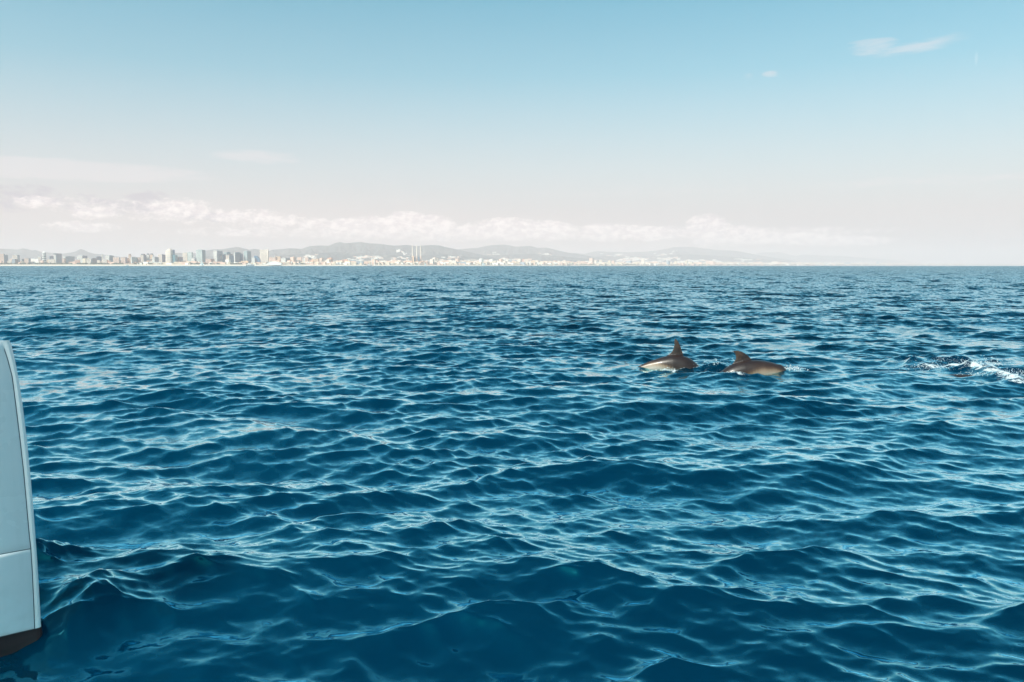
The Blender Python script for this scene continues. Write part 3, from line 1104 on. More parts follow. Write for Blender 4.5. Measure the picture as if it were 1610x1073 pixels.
def build_ridge(D, depth, sil, seed, lowtown=0.0):
    px0, px1 = sil[0][0], sil[-1][0]
    n = int((px1 - px0) / 1.6)
    pxs = np.linspace(px0, px1, n)
    pys = np.interp(pxs, [s[0] for s in sil], [s[1] for s in sil])
    h = np.array([zat(b, D, a) for a, b in zip(pxs, pys)])
    k = np.array([.25, .5, .25])
    h = np.convolve(np.pad(h, 1, 'edge'), k, 'valid')
    ts = np.concatenate([np.linspace(-1, 0, 34), np.linspace(.08, 1, 10)])
    U = pxs / 12.0
    co = []
    H = []
    for t in ts:
        y = D + t * depth
        f = (1 - abs(t)) ** 1.25 if t < 0 else (1 - t) ** 1.3
        spur = vnoise(U * .9 + t * .8, np.full(n, t * 3.1 + 7), seed, 6)
        # spurs run down towards the sea and die at the crest
        env = (1 - abs(t)) * abs(t) * 4
        hh = h * f * (1 + .30 * spur * env * .55) - 2
        hh = np.minimum(hh, h * (1 - .10 * abs(t)))
        H.append(hh)
        x = np.array([pxw(p, D) for p in pxs]) * (y / D)
        co.append(np.stack([x, np.full(n, y), hh], -1))
    me = mesh_np('hills', np.concatenate(co), grid_quads(len(ts), n))
    o = link('hills', me, m_hill)
    o['kind'] = 'structure'
    return pxs, ts, np.array(H)


hill_data = []
for i, (D, dp, sil) in enumerate(RIDGES):
    hill_data.append((D, dp) + build_ridge(D, dp, sil, 40 + i))
for i, (D, dp, sil) in enumerate(FOOT):
    hill_data.append((D, dp) + build_ridge(D, dp, sil, 60 + i))

# ------------------------------------------------------------------ buildings
PAL = {
    'white': (.78, .74, .68), 'cream': (.74, .62, .52), 'pink': (.70, .48, .38), 'peach': (.72, .50, .34), 'orange': (.62, .33, .19),
    'salmon': (.66, .38, .28), 'grey': (.33, .38, .42), 'dark': (.09, .11, .14), 'glass': (.05, .13, .20), 'teal': (.04, .18, .22),
    'paleteal': (.46, .55, .54), 'mauve': (.36, .28, .30), 'brown': (.26, .15, .12), 'navy': (.045, .10, .20), 'palegreen': (.54, .60, .56), 'sand': (.62, .52, .40), 'blue': (.04, .16, .28),
}
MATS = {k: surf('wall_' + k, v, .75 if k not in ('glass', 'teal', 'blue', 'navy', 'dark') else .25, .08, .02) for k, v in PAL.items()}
m_win = surf('window_glass', (.05, .07, .09), .15, .1, .05)


def los(px):
    r = ray(px, 418)
    return math.atan2(r.x, r.y)


def building(px0, pxs, px1, py, D, front, side, label, name='building', cat='building', floors=True, grp=None, base=4.0, roof=None, crown=None, rot=33):
    """front face spans px0..pxs, receding side pxs..px1; roofline at py"""
    pc = (px0 + px1) / 2
    a = los(pc)
    rz = -a - R(rot)                     # front turned towards the sun at left
    wpx = D / F / math.cos(a) * math.cos(a)
    w = max(4, (pxs - px0) * wpx / math.cos(R(rot)))
    dpt = max(6, (px1 - pxs) * wpx / math.sin(R(rot))) if px1 > pxs + .6 else max(6, w * .25)
    h = zat(py, D, pc) - base
    root = empty(name, (pxw(pc, D), D, base), label, cat, grp)
    root.rotation_euler.z = rz
    mb = MB()
    mb.box((0, 0, h / 2 - 1), (w, dpt, h + 2))
    mb.build('wall', MATS[front], root)
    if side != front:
        # side skin proud of the block; colour paints the shaded face, some are glass
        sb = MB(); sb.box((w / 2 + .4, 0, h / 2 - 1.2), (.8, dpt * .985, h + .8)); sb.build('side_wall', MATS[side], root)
    g = random.Random(int(px0 * 10))
    if floors and h > 14:
        nf = max(2, int(h / 9)); wm = MB(); fh = h / nf
        for k in range(nf):
            wm.box((0, -dpt / 2 - .15, fh * (k + .55)), (w * .88, .3, fh * .30))
            wm.box((w / 2 + .95, 0, fh * (k + .55)), (.3, dpt * .86, fh * .30))
        wm.build('window_band', m_win if side not in ('glass', 'teal', 'blue') else m_win, root)
    rb = MB()
    if roof is not None:
        rw, rh, rm = roof
        rb.box((0, 0, h + rh / 2), (w * rw, dpt * rw, rh)); rb.build('roof_block', MATS[rm], root)
    else:
        rb.box((g.uniform(-.2, .2) * w, 0, h + 1.4), (w * g.uniform(.25, .5), dpt * .5, 2.8)); rb.build('roof_housing', MATS['grey'], root)
    return root


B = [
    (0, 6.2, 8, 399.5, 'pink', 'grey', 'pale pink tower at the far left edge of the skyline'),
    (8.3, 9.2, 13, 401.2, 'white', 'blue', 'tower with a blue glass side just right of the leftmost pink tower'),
    (21.5, 27.5, 31, 401.3, 'cream', 'grey', 'square cream block with a shaded grey side, second group from the left edge'),
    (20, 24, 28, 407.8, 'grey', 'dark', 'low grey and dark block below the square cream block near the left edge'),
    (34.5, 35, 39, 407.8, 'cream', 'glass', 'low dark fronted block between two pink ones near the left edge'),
    (39.5, 45, 48, 406.5, 'pink', 'grey', 'pink cube with a shaded grey side left of the long white block'),
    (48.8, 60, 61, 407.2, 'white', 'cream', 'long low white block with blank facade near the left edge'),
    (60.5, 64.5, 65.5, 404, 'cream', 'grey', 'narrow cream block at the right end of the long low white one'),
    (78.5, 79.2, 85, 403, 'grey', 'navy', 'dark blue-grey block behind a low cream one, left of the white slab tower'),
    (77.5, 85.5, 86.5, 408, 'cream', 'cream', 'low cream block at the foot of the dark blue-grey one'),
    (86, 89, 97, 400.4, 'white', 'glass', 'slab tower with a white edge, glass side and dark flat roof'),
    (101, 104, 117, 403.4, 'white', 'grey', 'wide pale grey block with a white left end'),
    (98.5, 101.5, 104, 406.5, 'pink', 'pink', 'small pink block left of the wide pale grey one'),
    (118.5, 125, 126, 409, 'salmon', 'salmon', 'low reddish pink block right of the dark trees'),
    (123, 130, 137, 402.4, 'white', 'navy', 'white block with a shaded navy blue side under the pointed hill'),
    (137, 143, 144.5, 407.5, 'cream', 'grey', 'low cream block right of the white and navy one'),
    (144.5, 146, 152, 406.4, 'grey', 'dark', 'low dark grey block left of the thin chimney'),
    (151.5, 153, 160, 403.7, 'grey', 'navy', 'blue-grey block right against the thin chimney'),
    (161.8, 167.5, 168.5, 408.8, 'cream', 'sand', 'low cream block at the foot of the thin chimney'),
    (167, 172.3, 179, 402.2, 'white', 'teal', 'white block with a shaded dark teal side right of the thin chimney'),
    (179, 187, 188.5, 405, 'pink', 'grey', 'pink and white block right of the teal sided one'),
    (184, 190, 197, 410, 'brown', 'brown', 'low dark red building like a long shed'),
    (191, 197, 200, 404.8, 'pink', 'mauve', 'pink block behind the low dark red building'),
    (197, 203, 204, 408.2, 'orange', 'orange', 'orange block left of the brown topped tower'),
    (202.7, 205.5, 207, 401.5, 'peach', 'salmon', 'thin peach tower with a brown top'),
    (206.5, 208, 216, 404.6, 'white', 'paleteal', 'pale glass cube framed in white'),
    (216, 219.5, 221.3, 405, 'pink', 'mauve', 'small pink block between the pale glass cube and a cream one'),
    (221.5, 226, 230.3, 401.4, 'cream', 'navy', 'cream block with a shaded dark blue side left of the twin pale towers'),
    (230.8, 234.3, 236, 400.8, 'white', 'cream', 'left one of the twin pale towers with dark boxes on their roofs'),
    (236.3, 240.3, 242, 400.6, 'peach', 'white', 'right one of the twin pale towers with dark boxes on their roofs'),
    (240, 243.3, 249.5, 404.4, 'white', 'grey', 'white fronted block with a wide shaded pale grey side'),
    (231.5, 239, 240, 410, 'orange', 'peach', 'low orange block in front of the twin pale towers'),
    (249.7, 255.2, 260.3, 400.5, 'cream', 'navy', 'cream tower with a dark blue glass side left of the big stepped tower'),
    (278, 282, 287.6, 404.3, 'salmon', 'mauve', 'salmon block with a shaded mauve side right of the big stepped tower'),
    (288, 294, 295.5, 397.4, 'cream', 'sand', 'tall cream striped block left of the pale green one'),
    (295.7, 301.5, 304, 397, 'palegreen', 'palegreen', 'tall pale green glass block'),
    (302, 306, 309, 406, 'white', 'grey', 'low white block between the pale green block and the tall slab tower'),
    (309.5, 318, 323.2, 393.4, 'palegreen', 'teal', 'tall slab tower, pale front and shaded teal side, above the sailing boat'),
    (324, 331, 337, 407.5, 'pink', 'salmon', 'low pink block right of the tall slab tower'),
    (337, 341.7, 350.5, 394.8, 'white', 'grey', 'tower with a white left face and wide shaded blue-grey side'),
    (343.5, 350, 357, 401.3, 'cream', 'blue', 'cream block with a shaded blue side in front of the white faced tower'),
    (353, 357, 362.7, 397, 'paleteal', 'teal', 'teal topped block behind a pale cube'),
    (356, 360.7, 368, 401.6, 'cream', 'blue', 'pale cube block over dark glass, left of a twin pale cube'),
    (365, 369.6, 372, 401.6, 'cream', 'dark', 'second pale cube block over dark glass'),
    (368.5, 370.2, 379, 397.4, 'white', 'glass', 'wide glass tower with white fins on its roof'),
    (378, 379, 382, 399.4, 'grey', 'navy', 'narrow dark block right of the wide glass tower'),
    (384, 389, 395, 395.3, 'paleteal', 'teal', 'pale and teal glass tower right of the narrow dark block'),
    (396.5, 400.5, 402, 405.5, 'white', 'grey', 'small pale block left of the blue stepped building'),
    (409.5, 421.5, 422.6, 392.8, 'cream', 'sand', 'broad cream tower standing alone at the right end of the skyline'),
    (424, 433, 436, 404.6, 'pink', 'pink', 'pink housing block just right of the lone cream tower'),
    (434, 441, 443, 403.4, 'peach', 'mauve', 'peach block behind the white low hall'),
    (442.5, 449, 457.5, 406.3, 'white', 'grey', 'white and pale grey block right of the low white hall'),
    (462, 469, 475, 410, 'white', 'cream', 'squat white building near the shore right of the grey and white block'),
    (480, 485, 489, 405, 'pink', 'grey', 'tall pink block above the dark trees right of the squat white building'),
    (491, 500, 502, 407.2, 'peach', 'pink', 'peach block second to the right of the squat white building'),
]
for i, (a_, b_, c_, py, f_, s_, lab) in enumerate(B):
    D = shore((a_ + c_) / 2) + 220 + (py < 404) * 150 + (i * 37 % 90)
    kw = {}
    if 'dark flat roof' in lab:
        kw['roof'] = (1.05, 7, 'dark')
    if 'brown top' in lab:
        kw['roof'] = (.8, 10, 'brown')
    if 'twin pale' in lab:
        kw['roof'] = (.7, 10, 'dark')
    if 'right of the lone' in lab:
        kw['floors'] = True
    if 'blank' in lab:
        kw['floors'] = False
    building(a_, b_, c_, py, D, f_, s_, lab, **kw)

# big stepped tower: three stacked drums and a flank coloured dark for its shade side
D = 6760
px = 267
root = empty('stepped_tower', (pxw(px, D), D, 4), 'big stepped cream tower with banded facade and shaded grey-blue flank', 'building')
u = D / F
mb = MB()
for (x0, x1, y0, y1) in ((262, 272, 418, 395.5), (263.2, 272, 395.5, 393.2), (265, 270.5, 393.2, 391.6)):
    zt, zb = zat(y1, D, px) - 4, zat(y0, D, px) - 4
    w = (x1 - x0) * u; cx = ((x0 + x1) / 2 - px) * u
    prof = [(cx + w / 2 * math.copysign(abs(math.cos(t)) ** .5, math.cos(t)), w / 2 * math.copysign(abs(math.sin(t)) ** .5, math.sin(t))) for t in np.linspace(0, 2 * math.pi, 20, endpoint=False)]
    mb.prism(prof, max(-2, zb), zt)
mb.build('wall', MATS['cream'], root)
zt = zat(395.5, D, px) - 4
for k in range(12):
    wb = MB(); w = 10 * u * .985
    prof = [(w / 2 * math.copysign(abs(math.cos(t)) ** .5, math.cos(t)) * 1.02, w / 2 * math.copysign(abs(math.sin(t)) ** .5, math.sin(t)) * 1.02) for t in np.linspace(0, 2 * math.pi, 20, endpoint=False)]
    wb.prism(prof, zt * (k + .55) / 12, zt * (k + .85) / 12)
    wb.build('balcony_band', MATS['sand'] if k % 2 else MATS['grey'], root)
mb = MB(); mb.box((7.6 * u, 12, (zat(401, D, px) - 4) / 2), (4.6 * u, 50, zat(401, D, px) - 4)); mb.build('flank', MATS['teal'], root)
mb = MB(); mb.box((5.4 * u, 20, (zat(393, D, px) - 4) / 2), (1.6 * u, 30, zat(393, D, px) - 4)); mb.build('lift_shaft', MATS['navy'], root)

# round topped white tower
D = 6900; px = 70.3; u = D / F
root = empty('round_topped_tower', (pxw(px, D), D, 4), 'slender white tower with a rounded top in front of the left hill', 'building')
h = zat(397.5, D, px) - 4
mb = MB(); mb.cyl((0, 0, -2), 2.7 * u, 2.7 * u, h + 2, 16); mb.build('shaft', MATS['white'], root)
mb = MB(); mb.cyl((0, 0, h), 2.7 * u, 1.5 * u, 6, 16).cyl((0, 0, h + 6), 1.5 * u, .6 * u, 3, 16); mb.build('dome', MATS['white'], root)
mb = MB()
for k in range(7):
    mb.cyl((0, 0, h * (k + .5) / 7), 2.76 * u, 2.76 * u, h * .06, 16)
mb.build('window_band', m_win, root)

# thin chimneys
for px, w, y, lab in ((161.4, 1.5, 399.8, 'thin pale chimney standing by itself among the low blocks'),):
    D = 6800; u = D / F
    root = empty('chimney', (pxw(px, D), D, 4), lab, 'chimney')
    h = zat(y, D, px) - 4
    MB().cyl((0, 0, -2), w * .6 * u, w * .42 * u, h + 2, 14).build('stack', MATS['cream'], root)
    MB().cyl((0, 0, h), w * .5 * u, w * .5 * u, 3, 14).build('rim', MATS['grey'], root)

# blue stepped half dome building
D = 6950; px = 405.3; u = D / F
root = empty('stepped_dome_building', (pxw(px, D), D, 4), 'dark blue building whose roof falls away in a curve to the right', 'building')
pr = [(-4.2, 414.5), (-4.2, 404), (-3.4, 402.2), (-1.5, 402.4), (.6, 404), (2.3, 406), (3.6, 409), (4.2, 414.5)]
mb = MB()
pts = [(a * u, max(-2, zat(b, D, px) - 4)) for a, b in pr]
n = len(pts)
mb.add([(a, -18, b) for a, b in pts] + [(a, 18, b) for a, b in pts], [tuple(range(n))[::-1], tuple(range(n, 2 * n))] + [(i, (i + 1) % n, (i + 1) % n + n, i + n) for i in range(n)])
mb.build('wall', MATS['blue'], root)
mb = MB()
for k in range(4):
    mb.box((-.6 * u * (1 + .2 * k), -18.3, 8 + k * 11), (6 * u * (1 - .14 * k), .5, 3))
mb.build('window_band', m_win, root)
# a white mast by the shore in front of it
D = 6600; u = D / F
root = empty('beacon_mast', (pxw(398.8, D), D, 4), 'short white mast on the shore left of the curved blue building', 'mast')
MB().cyl((0, 0, 0), .5 * u, .25 * u, zat(404.5, D, 399) - 4, 10).build('pole', MATS['white'], root)
MB().cyl((0, 0, 0), 1.2 * u, 1.0 * u, 12, 10).build('footing', MATS['white'], root)

# low white hall by the marina
D = 6720; px = 431; u = D / F
root = empty('marina_hall', (pxw(px, D), D, 4), 'long low white hall with sloping roof on the shore right of the lone cream tower', 'building')
pr = [(-11, 417), (-11, 415.5), (-7, 412.8), (-2, 411.2), (4, 411.4), (8, 413.2), (12, 415), (12, 417)]
pts = [(a * u, max(-1, zat(b, D, px) - 4)) for a, b in pr]; n = len(pts)
mb = MB()
mb.add([(a, -20, b) for a, b in pts] + [(a, 20, b) for a, b in pts], [tuple(range(n))[::-1], tuple(range(n, 2 * n))] + [(i, (i + 1) % n, (i + 1) % n + n, i + n) for i in range(n)])
mb.build('roof_shell', MATS['white'], root)
MB().box((0, -20.5, 3), (16 * u, .6, 4)).build('door_band', MATS['grey'], root)

# slanted canopy on posts, with its mast
D = 7350; px = 559; u = D / F
root = empty('slanted_canopy', (pxw(px, D), D, 5), 'huge slanted canopy roof on posts beside a tall pale mast', 'canopy')
za, zb = zat(406.6, D, px) - 5, zat(410.6, D, px) - 5
mb = MB()
x0, x1 = -12 * u, 13 * u
mb.add([(x0, -25, za), (x1, -25, zb), (x1, 25, zb), (x0, 25, za), (x0, -25, za - 5), (x1, -25, zb - 5), (x1, 25, zb - 5), (x0, 25, za - 5)],
       [(3, 2, 1, 0)[::-1], (4, 5, 6, 7)[::-1], (0, 4, 5, 1)[::-1], (1, 5, 6, 2)[::-1], (2, 6, 7, 3)[::-1], (3, 7, 4, 0)[::-1]])
mb.build('roof_slab', MATS['white'], root)
mb = MB()
mb.add([(x0 + 6, -22, za - 5.5), (x1 - 4, -22, zb - 5.5), (x1 - 4, 22, zb - 5.5), (x0 + 6, 22, za - 5.5), (x0 + 30, -22, 0), (x1 - 6, -22, 0), (x1 - 6, 22, 0), (x0 + 30, 22, 0)],
       [(0, 4, 5, 1), (1, 5, 6, 2), (2, 6, 7, 3), (3, 7, 4, 0), (0, 1, 2, 3), (4, 7, 6, 5)])
mb.build('underside_frame', MATS['grey'], root)
for k in range(4):
    t = .1 + .25 * k
    MB().box((x0 + (x1 - x0) * t, -23, (za + (zb - za) * t) / 2 - 3), (4, 4, za + (zb - za) * t - 5)).build('post', MATS['white'], root)
root = empty('signal_mast', (pxw(566, D), D + 60, 5), 'tall pale mast rising behind the slanted canopy', 'mast')
MB().cyl((0, 0, 0), .45 * u, .28 * u, zat(400.2, D, px) - 5, 10).build('pole', MATS['white'], root)
MB().cyl((0, 0, zat(401.5, D, px) - 5), .7 * u, .7 * u, 4, 10).build('lamp_ring', MATS['grey'], root)

# the power station with its three tall chimneys
D = 8100; px = 655.5; u = D / F
root = empty('power_station', (pxw(px, D), D, 4), 'old power station with three very tall pale chimneys in a row', 'power station')
zz_ = lambda y: zat(y, D, px) - 4
MB().box((.6 * u, 0, zz_(411.5) / 2), (14 * u, 60, zz_(411.5))).build('turbine_hall', MATS['peach'], root)
MB().box((-5.6 * u, -31, zz_(403) / 2 - 1), (3.4 * u, 8, zz_(403))).build('boiler_house', MATS['peach'], root)
for i, (cx, topy) in enumerate(((-6.6, 385.8), (0.1, 385.6), (6.3, 385.8))):
    MB().cyl((cx * u, 0, zz_(403)), .95 * u, .68 * u, zz_(topy) - zz_(403), 16).build('chimney', MATS['cream'], root)
    o = MB().cyl((cx * u, 0, 0), 2.3 * u, 1.0 * u, zz_(402.6), 10)
    o.build('chimney_base', MATS['pink'], root)
for cx in (-3.0, 3.4):
    mb = MB()
    mb.add([(cx * u - 1.0 * u, -24, zz_(411.5)), (cx * u + 1.3 * u, -24, zz_(411.5)), (cx * u + .6 * u, -24, zz_(404)), (cx * u - 1.0 * u, -24, zz_(404.5)),
            (cx * u - 1.0 * u, 24, zz_(411.5)), (cx * u + 1.3 * u, 24, zz_(411.5)), (cx * u + .6 * u, 24, zz_(404)), (cx * u - 1.0 * u, 24, zz_(404.5))],
           [(0, 1, 2, 3), (7, 6, 5, 4), (0, 4, 5, 1), (1, 5, 6, 2), (2, 6, 7, 3), (3, 7, 4, 0)])
    mb.build('boiler', MATS['glass'], root)
root = empty('stack', (pxw(648.3, 7950), 7950, 4), 'short brown stack at the left foot of the power station', 'chimney')
MB().cyl((0, 0, 0), .75 * u, .5 * u, zat(404.8, 7950, 648) - 4, 12).build('shaft', MATS['brown'], root)
MB().cyl((0, 0, zat(405.6, 7950, 648) - 4), .8 * u, .8 * u, 5, 12).build('collar', MATS['brown'], root)

# ------------------------------------------------------------------ the town along the far coast: each block on its own
g = random.Random(99)
cache = {}


def block_mesh(w, d_, h, key):
    if key in cache:
        return cache[key]
    mb = MB(); mb.box((0, 0, h / 2 - 3), (w, d_, h + 6))
    mb.box((w * .15, 0, h + 1.3), (w * .35, d_ * .4, 2.6))
    me = mb.mesh('town_block')
    cache[key] = me
    return me


def terr(px, D):
    z = 11 + max(0, D - shore(px)) * .010
    return z


TOWN_COL = ['white', 'cream', 'pink', 'peach', 'white', 'pink', 'sand', 'salmon', 'grey', 'cream']
count = 0
KINDS = [(70, 26, 34), (46, 24, 44), (90, 26, 24), (36, 30, 56), (60, 40, 18), (110, 34, 30)]
wallcache = {}


def town_block(px, D, sc_, kind, colname, label, grp, z=None):
    w, d_, h = KINDS[kind]
    key = (kind, colname)
    if key not in wallcache:
        mb = MB(); mb.box((0, 0, h / 2 - 6), (w, d_, h + 12)); mb.box((w * .15, 0, h + 1.3), (w * .35, d_ * .4, 2.6))
        me = mb.mesh('town_block'); me.materials.append(MATS[colname])
        wallcache[key] = me
    o = bpy.data.objects.new('town_block', wallcache[key]); col.objects.link(o)
    o.location = (pxw(px, D), D, terr(px, D) if z is None else z)
    o.scale = (sc_, sc_, sc_)
    o.rotation_euler.z = -los(px) - R(g.uniform(-5, 60))
    tag(o, label, 'building', grp)
    return o


groups = [
    (0, 425, 105, 250, 1300, 1.0, 'low block in the dense quarter behind the beach at left', 'low blocks behind the beach skyline'),
    (425, 650, 80, 120, 1500, 1.0, 'pale block in the dense town between the lone cream tower and the power station', 'pale blocks left of the power station'),
    (662, 900, 70, 120, 2600, 1.15, 'pale block in the dense town right of the power station', 'pale blocks right of the power station'),
    (900, 1110, 30, 100, 3000, 1.5, 'whitish block in the hazy town below the middle of the ridge', 'hazy whitish blocks along the middle coast'),
    (1110, 1420, 15, 100, 3000, 2.0, 'faint whitish block in the haze near the right end of the coast', 'faint blocks at the right end of the coast'),
]
for (a, b, n, d0, d1, s_, lab, grp) in groups:
    for k in range(n):
        px = a + (b - a) * (k + g.random()) / n
        D = shore(px) + d0 + (d1 - d0) * g.random() ** 1.6
        town_block(px, D, s_ * g.uniform(.55, 1.15) * (.8 if a == 0 else 1), g.randrange(6), g.choice(TOWN_COL if px < 900 else ['sand', 'pink', 'grey', 'cream']), lab, grp)

# everything beyond: thousands of blocks that read as one mass
mb_c = {'white': MB(), 'pink': MB(), 'sand': MB()}


def mass_box(px, D, z, w, h, d_, rot):
    c = g.choice(['white', 'pink', 'pink', 'sand', 'sand'])
    mb_c[c].box((pxw(px, D), D, z + h / 2 - 4), (w, d_, h + 8), rot)


for k in range(5200):
    px = 200 + 1330 * g.random() ** .95
    sh = shore(px)
    D = sh + 90 + (350 + sh * .28) * g.random() ** 1.7
    s_ = D / 8500
    if px < 425 and g.random() < .6:
        continue
    if g.random() > 1.2 - (px - 900) / 900:
        continue
    mass_box(px, D, 9 + (D - sh) * .0105, g.uniform(22, 70) * s_, g.uniform(9, 30) * s_ ** .8 * (1 if px < 900 else .6), 25 * s_, -los(px) - R(g.uniform(0, 50)))
# villages scattered up the slopes
for (D, dp, pxs, ts, H) in hill_data:
    if D < 12500 or D > 14000:
        pass
    nC = {14000: 42, 17750: 30, 24375: 26, 16875: 16, 21875: 12, 29375: 12}.get(D, 0)
    for _ in range(nC):
        ci = g.randrange(len(pxs)); cj = g.randrange(2, 26)
        if H[cj, ci] > 300:
            continue
        for _k in range(g.randrange(8, 34)):
            i = min(len(pxs) - 1, max(0, int(ci + g.gauss(0, 5)))); j = min(33, max(0, int(cj + g.gauss(0, 1.6))))
            y = D + ts[j] * dp
            if H[j, i] < 4:
                continue
            s_ = D / 9000
            mb_c[g.choice(['white', 'white', 'pink'])].box((pxw(pxs[i], D) * y / D, y, H[j, i] + 2), (g.uniform(18, 55) * s_, 20 * s_, g.uniform(8, 18) * s_), g.uniform(-.6, .2))
allmb = MB()
me = bpy.data.meshes.new('distant_town')
vs = []; fs = []; mi = []
for i, (k, m_) in enumerate(mb_c.items()):
    b = len(vs); vs += m_.v; fs += [tuple(q + b for q in f) for f in m_.f]; mi += [i] * len(m_.f)
    me.materials.append(MATS[k])
me.from_pydata(vs, [], fs); me.polygons.foreach_set('material_index', mi); me.update()
o = link('distant_town', me)
o['kind'] = 'stuff'
tag(o, 'hazy pale town spread along the far coast and up the lower slopes', 'town')

# ------------------------------------------------------------------ shoreline trees (one mass), moored boats, sails
m_tree = surf('tree_foliage', (.045, .06, .035), .9, .4, .02)
mb = MB()
ico = [(0, 0, 1), (.9, 0, .45), (.28, .85, .45), (-.73, .53, .45), (-.73, -.53, .45), (.28, -.85, .45), (.73, .53, -.3), (-.28, .85, -.3), (-.9, 0, -.3), (-.28, -.85, -.3), (.73, -.53, -.3)]
icf = [(0, 1, 2), (0, 2, 3), (0, 3, 4), (0, 4, 5), (0, 5, 1), (1, 6, 2), (2, 6, 7), (2, 7, 3), (3, 7, 8), (3, 8, 4), (4, 8, 9), (4, 9, 5), (5, 9, 10), (5, 10, 1), (1, 10, 6)]
for k in range(2600):
    px = g.uniform(-60, 545) if g.random() < .85 else g.uniform(545, 1000)
    if math.sin(px * .21) + math.sin(px * .083 + 1) + math.sin(px * .57) < -.9 + (px > 320) * .6:
        continue
    D = shore(px) + g.uniform(95, 200)
    r = g.uniform(4, 9) * (D / 6500)
    c = (pxw(px, D), D, 13 + r * .5)
    mb.add([(c[0] + x * r * g.uniform(.8, 1.25), c[1] + y * r, c[2] + z * r * g.uniform(.7, 1.2)) for x, y, z in ico], icf)
o = mb.build('shoreline_trees', m_tree)
o['kind'] = 'stuff'
tag(o, 'dark low belt of trees behind the beach', 'trees')

m_sail = surf('sail_cloth', (.82, .82, .80), .7, .03)
m_boat = surf('boat_paint', (.78, .78, .77), .4, .04)


def sailboat(px, pybase, pytop, D, label, lean=1.0):
    root = empty('sailing_boat', (pxw(px, D), D, 0), label, 'sailing boat')
    H_ = zat(pytop, D, px)
    s_ = H_ / 13.0
    root.rotation_euler.z = R(18)
    # hull: lofted
    rows = []
    for x, w, zt in ((-5.2, .9, 1.1), (-4, 1.5, 1.0), (-1, 1.8, .95), (2, 1.5, 1.05), (4.4, .7, 1.25), (5.6, .05, 1.4)):
        rows.append([(x * s_, -w * s_, zt * s_), (x * s_, -w * .7 * s_, 0), (x * s_, 0, -.5 * s_), (x * s_, w * .7 * s_, 0), (x * s_, w * s_, zt * s_), (x * s_, 0, zt * s_)])
    co = [p for r_ in rows for p in r_]
    q = grid_quads(6, 6)
    link('hull', mesh_np('hull', co, q), m_boat, root)
    MB().box((-.8 * s_, 0, 1.3 * s_), (4 * s_, 1.8 * s_, .8 * s_)).build('cabin', m_boat, root)
    MB().cyl((.6 * s_, 0, .9 * s_), .1 * s_, .06 * s_, 12 * s_, 8).build('mast', MATS['grey'], root)

    def sail(name, pts, belly):
        mb = MB(); n = 8; rows = []
        a, b, c = [Vector(p) for p in pts]      # tack, clew, head
        for i in range(n + 1):
            t = i / n
            p, q_ = a.lerp(c, t), b.lerp(c, t)
            row = []
            for j in range(n + 1):
                u_ = j / n
                pt = p.lerp(q_, u_); pt.y += belly * math.sin(math.pi * u_) * math.sin(math.pi * (.15 + t * .8)) + 0
                row.append(tuple(pt * s_))
            rows.append(row)
        vs = [p for r_ in rows for p in r_]
        me = mesh_np(name, vs, grid_quads(n + 1, n + 1))
        o = link(name, me, m_sail, root)
        so = o.modifiers.new('thickness', 'SOLIDIFY'); so.thickness = .03
    sail('mainsail', ((.4, 0, 2.2), (-4.3, .5, 2.2), (.5, 0, 12.8)), .5)
    sail('jib', ((5.3, 0, 1.6), (.9, .7, 2.0), (.8, 0, 12.0)), .6)


sailboat(316.9, 418, 409.2, 1750, 'white sailing boat in front of the tall slab tower')
sailboat(759.3, 418, 411.8, 2300, 'white sailing boat right of the power station')
sailboat(668.5, 418, 413.6, 3300, 'tiny white sail just right of the power station chimneys')


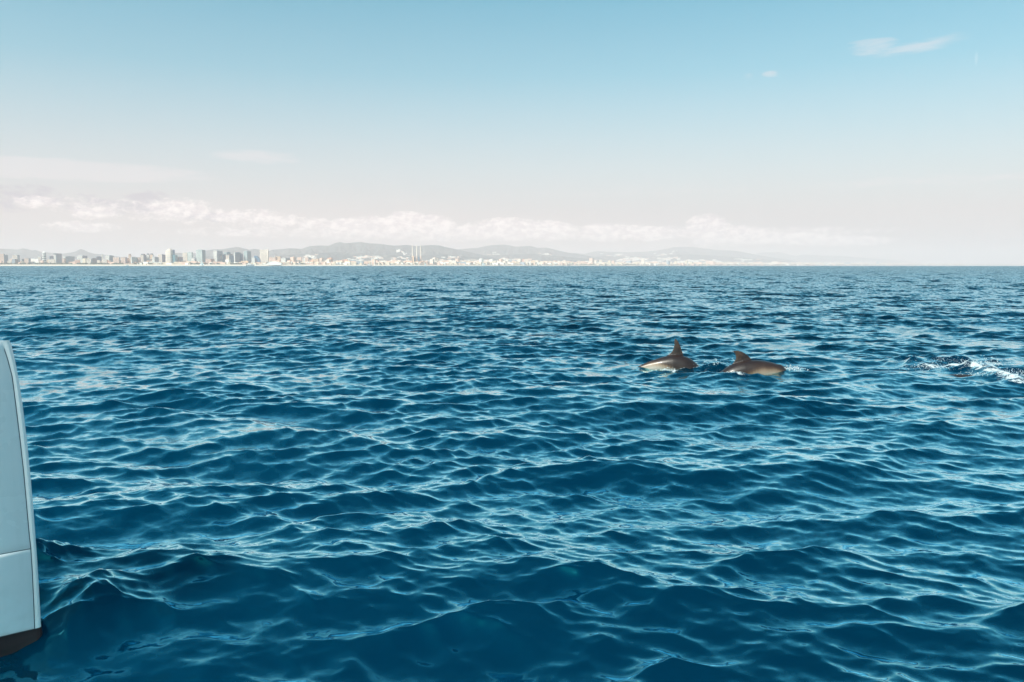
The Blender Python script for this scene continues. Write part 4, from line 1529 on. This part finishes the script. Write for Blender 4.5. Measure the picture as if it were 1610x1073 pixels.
def motor_boat(px, D, L, label):
    root = empty('motor_boat', (pxw(px, D), D, 0), label, 'boat')
    s_ = L / 10
    rows = []
    for x, w, zt in ((-5, 1.6, 1.2), (-2, 1.8, 1.2), (2, 1.6, 1.4), (4, .9, 1.7), (5.4, .1, 2.0)):
        rows.append([(x * s_, -w * s_, zt * s_), (x * s_, -w * .7 * s_, -.2), (x * s_, w * .7 * s_, -.2), (x * s_, w * s_, zt * s_), (x * s_, 0, zt * s_)])
    link('hull', mesh_np('hull', [p for r_ in rows for p in r_], grid_quads(5, 5)), m_boat, root)
    mb = MB()
    mb.box((-.5 * s_, 0, 2.0 * s_), (4.4 * s_, 2.4 * s_, 1.4 * s_)); mb.box((-.9 * s_, 0, 3.0 * s_), (2.6 * s_, 2.0 * s_, .7 * s_))
    mb.build('cabin', m_boat, root)
    MB().box((-.2 * s_, 0, 2.3 * s_), (4.5 * s_, 2.5 * s_, .4 * s_)).build('window_band', m_win, root)


motor_boat(580.5, 6800, 42, 'white motor yacht off the shore right of the slanted canopy')
motor_boat(200, 5600, 22, 'small white motor boat off the beach below the orange block')
motor_boat(393, 6200, 60, 'long white ferry-like boat below the curved dark blue building')

# moored masts right of the canopy
for px, y in ((584.2, 405.5), (589, 405.8)):
    D = 7300; u = D / F
    root = empty('mast', (pxw(px, D), D, 4), 'white mast %s of the pair right of the slanted canopy' % ('on the left' if px < 586 else 'on the right'), 'mast')
    MB().cyl((0, 0, 0), .45 * u, .3 * u, zat(y, D, px) - 4, 8).build('pole', MATS['white'], root)
    MB().box((0, 0, (zat(y, D, px) - 4) * .7), (1.6 * u, 2, 2)).build('crosstree', MATS['white'], root)

# ------------------------------------------------------------------ the air over the sea
hm = bpy.data.materials.new('haze_air')
hm.use_nodes = True
nt = hm.node_tree; nt.nodes.clear()
ho = nt.nodes.new('ShaderNodeOutputMaterial')
pv = nt.nodes.new('ShaderNodeVolumePrincipled')
pv.inputs['Color'].default_value = (1.0, .857, .85, 1)
pv.inputs['Density'].default_value = HAZE
pv.inputs['Anisotropy'].default_value = 0.0
nt.links.new(pv.outputs[0], ho.inputs['Volume'])
mb = MB(); mb.box((0, 0, 390), (98000, 98000, 785.0))
hz = mb.build('haze', hm)
hz['kind'] = 'stuff'
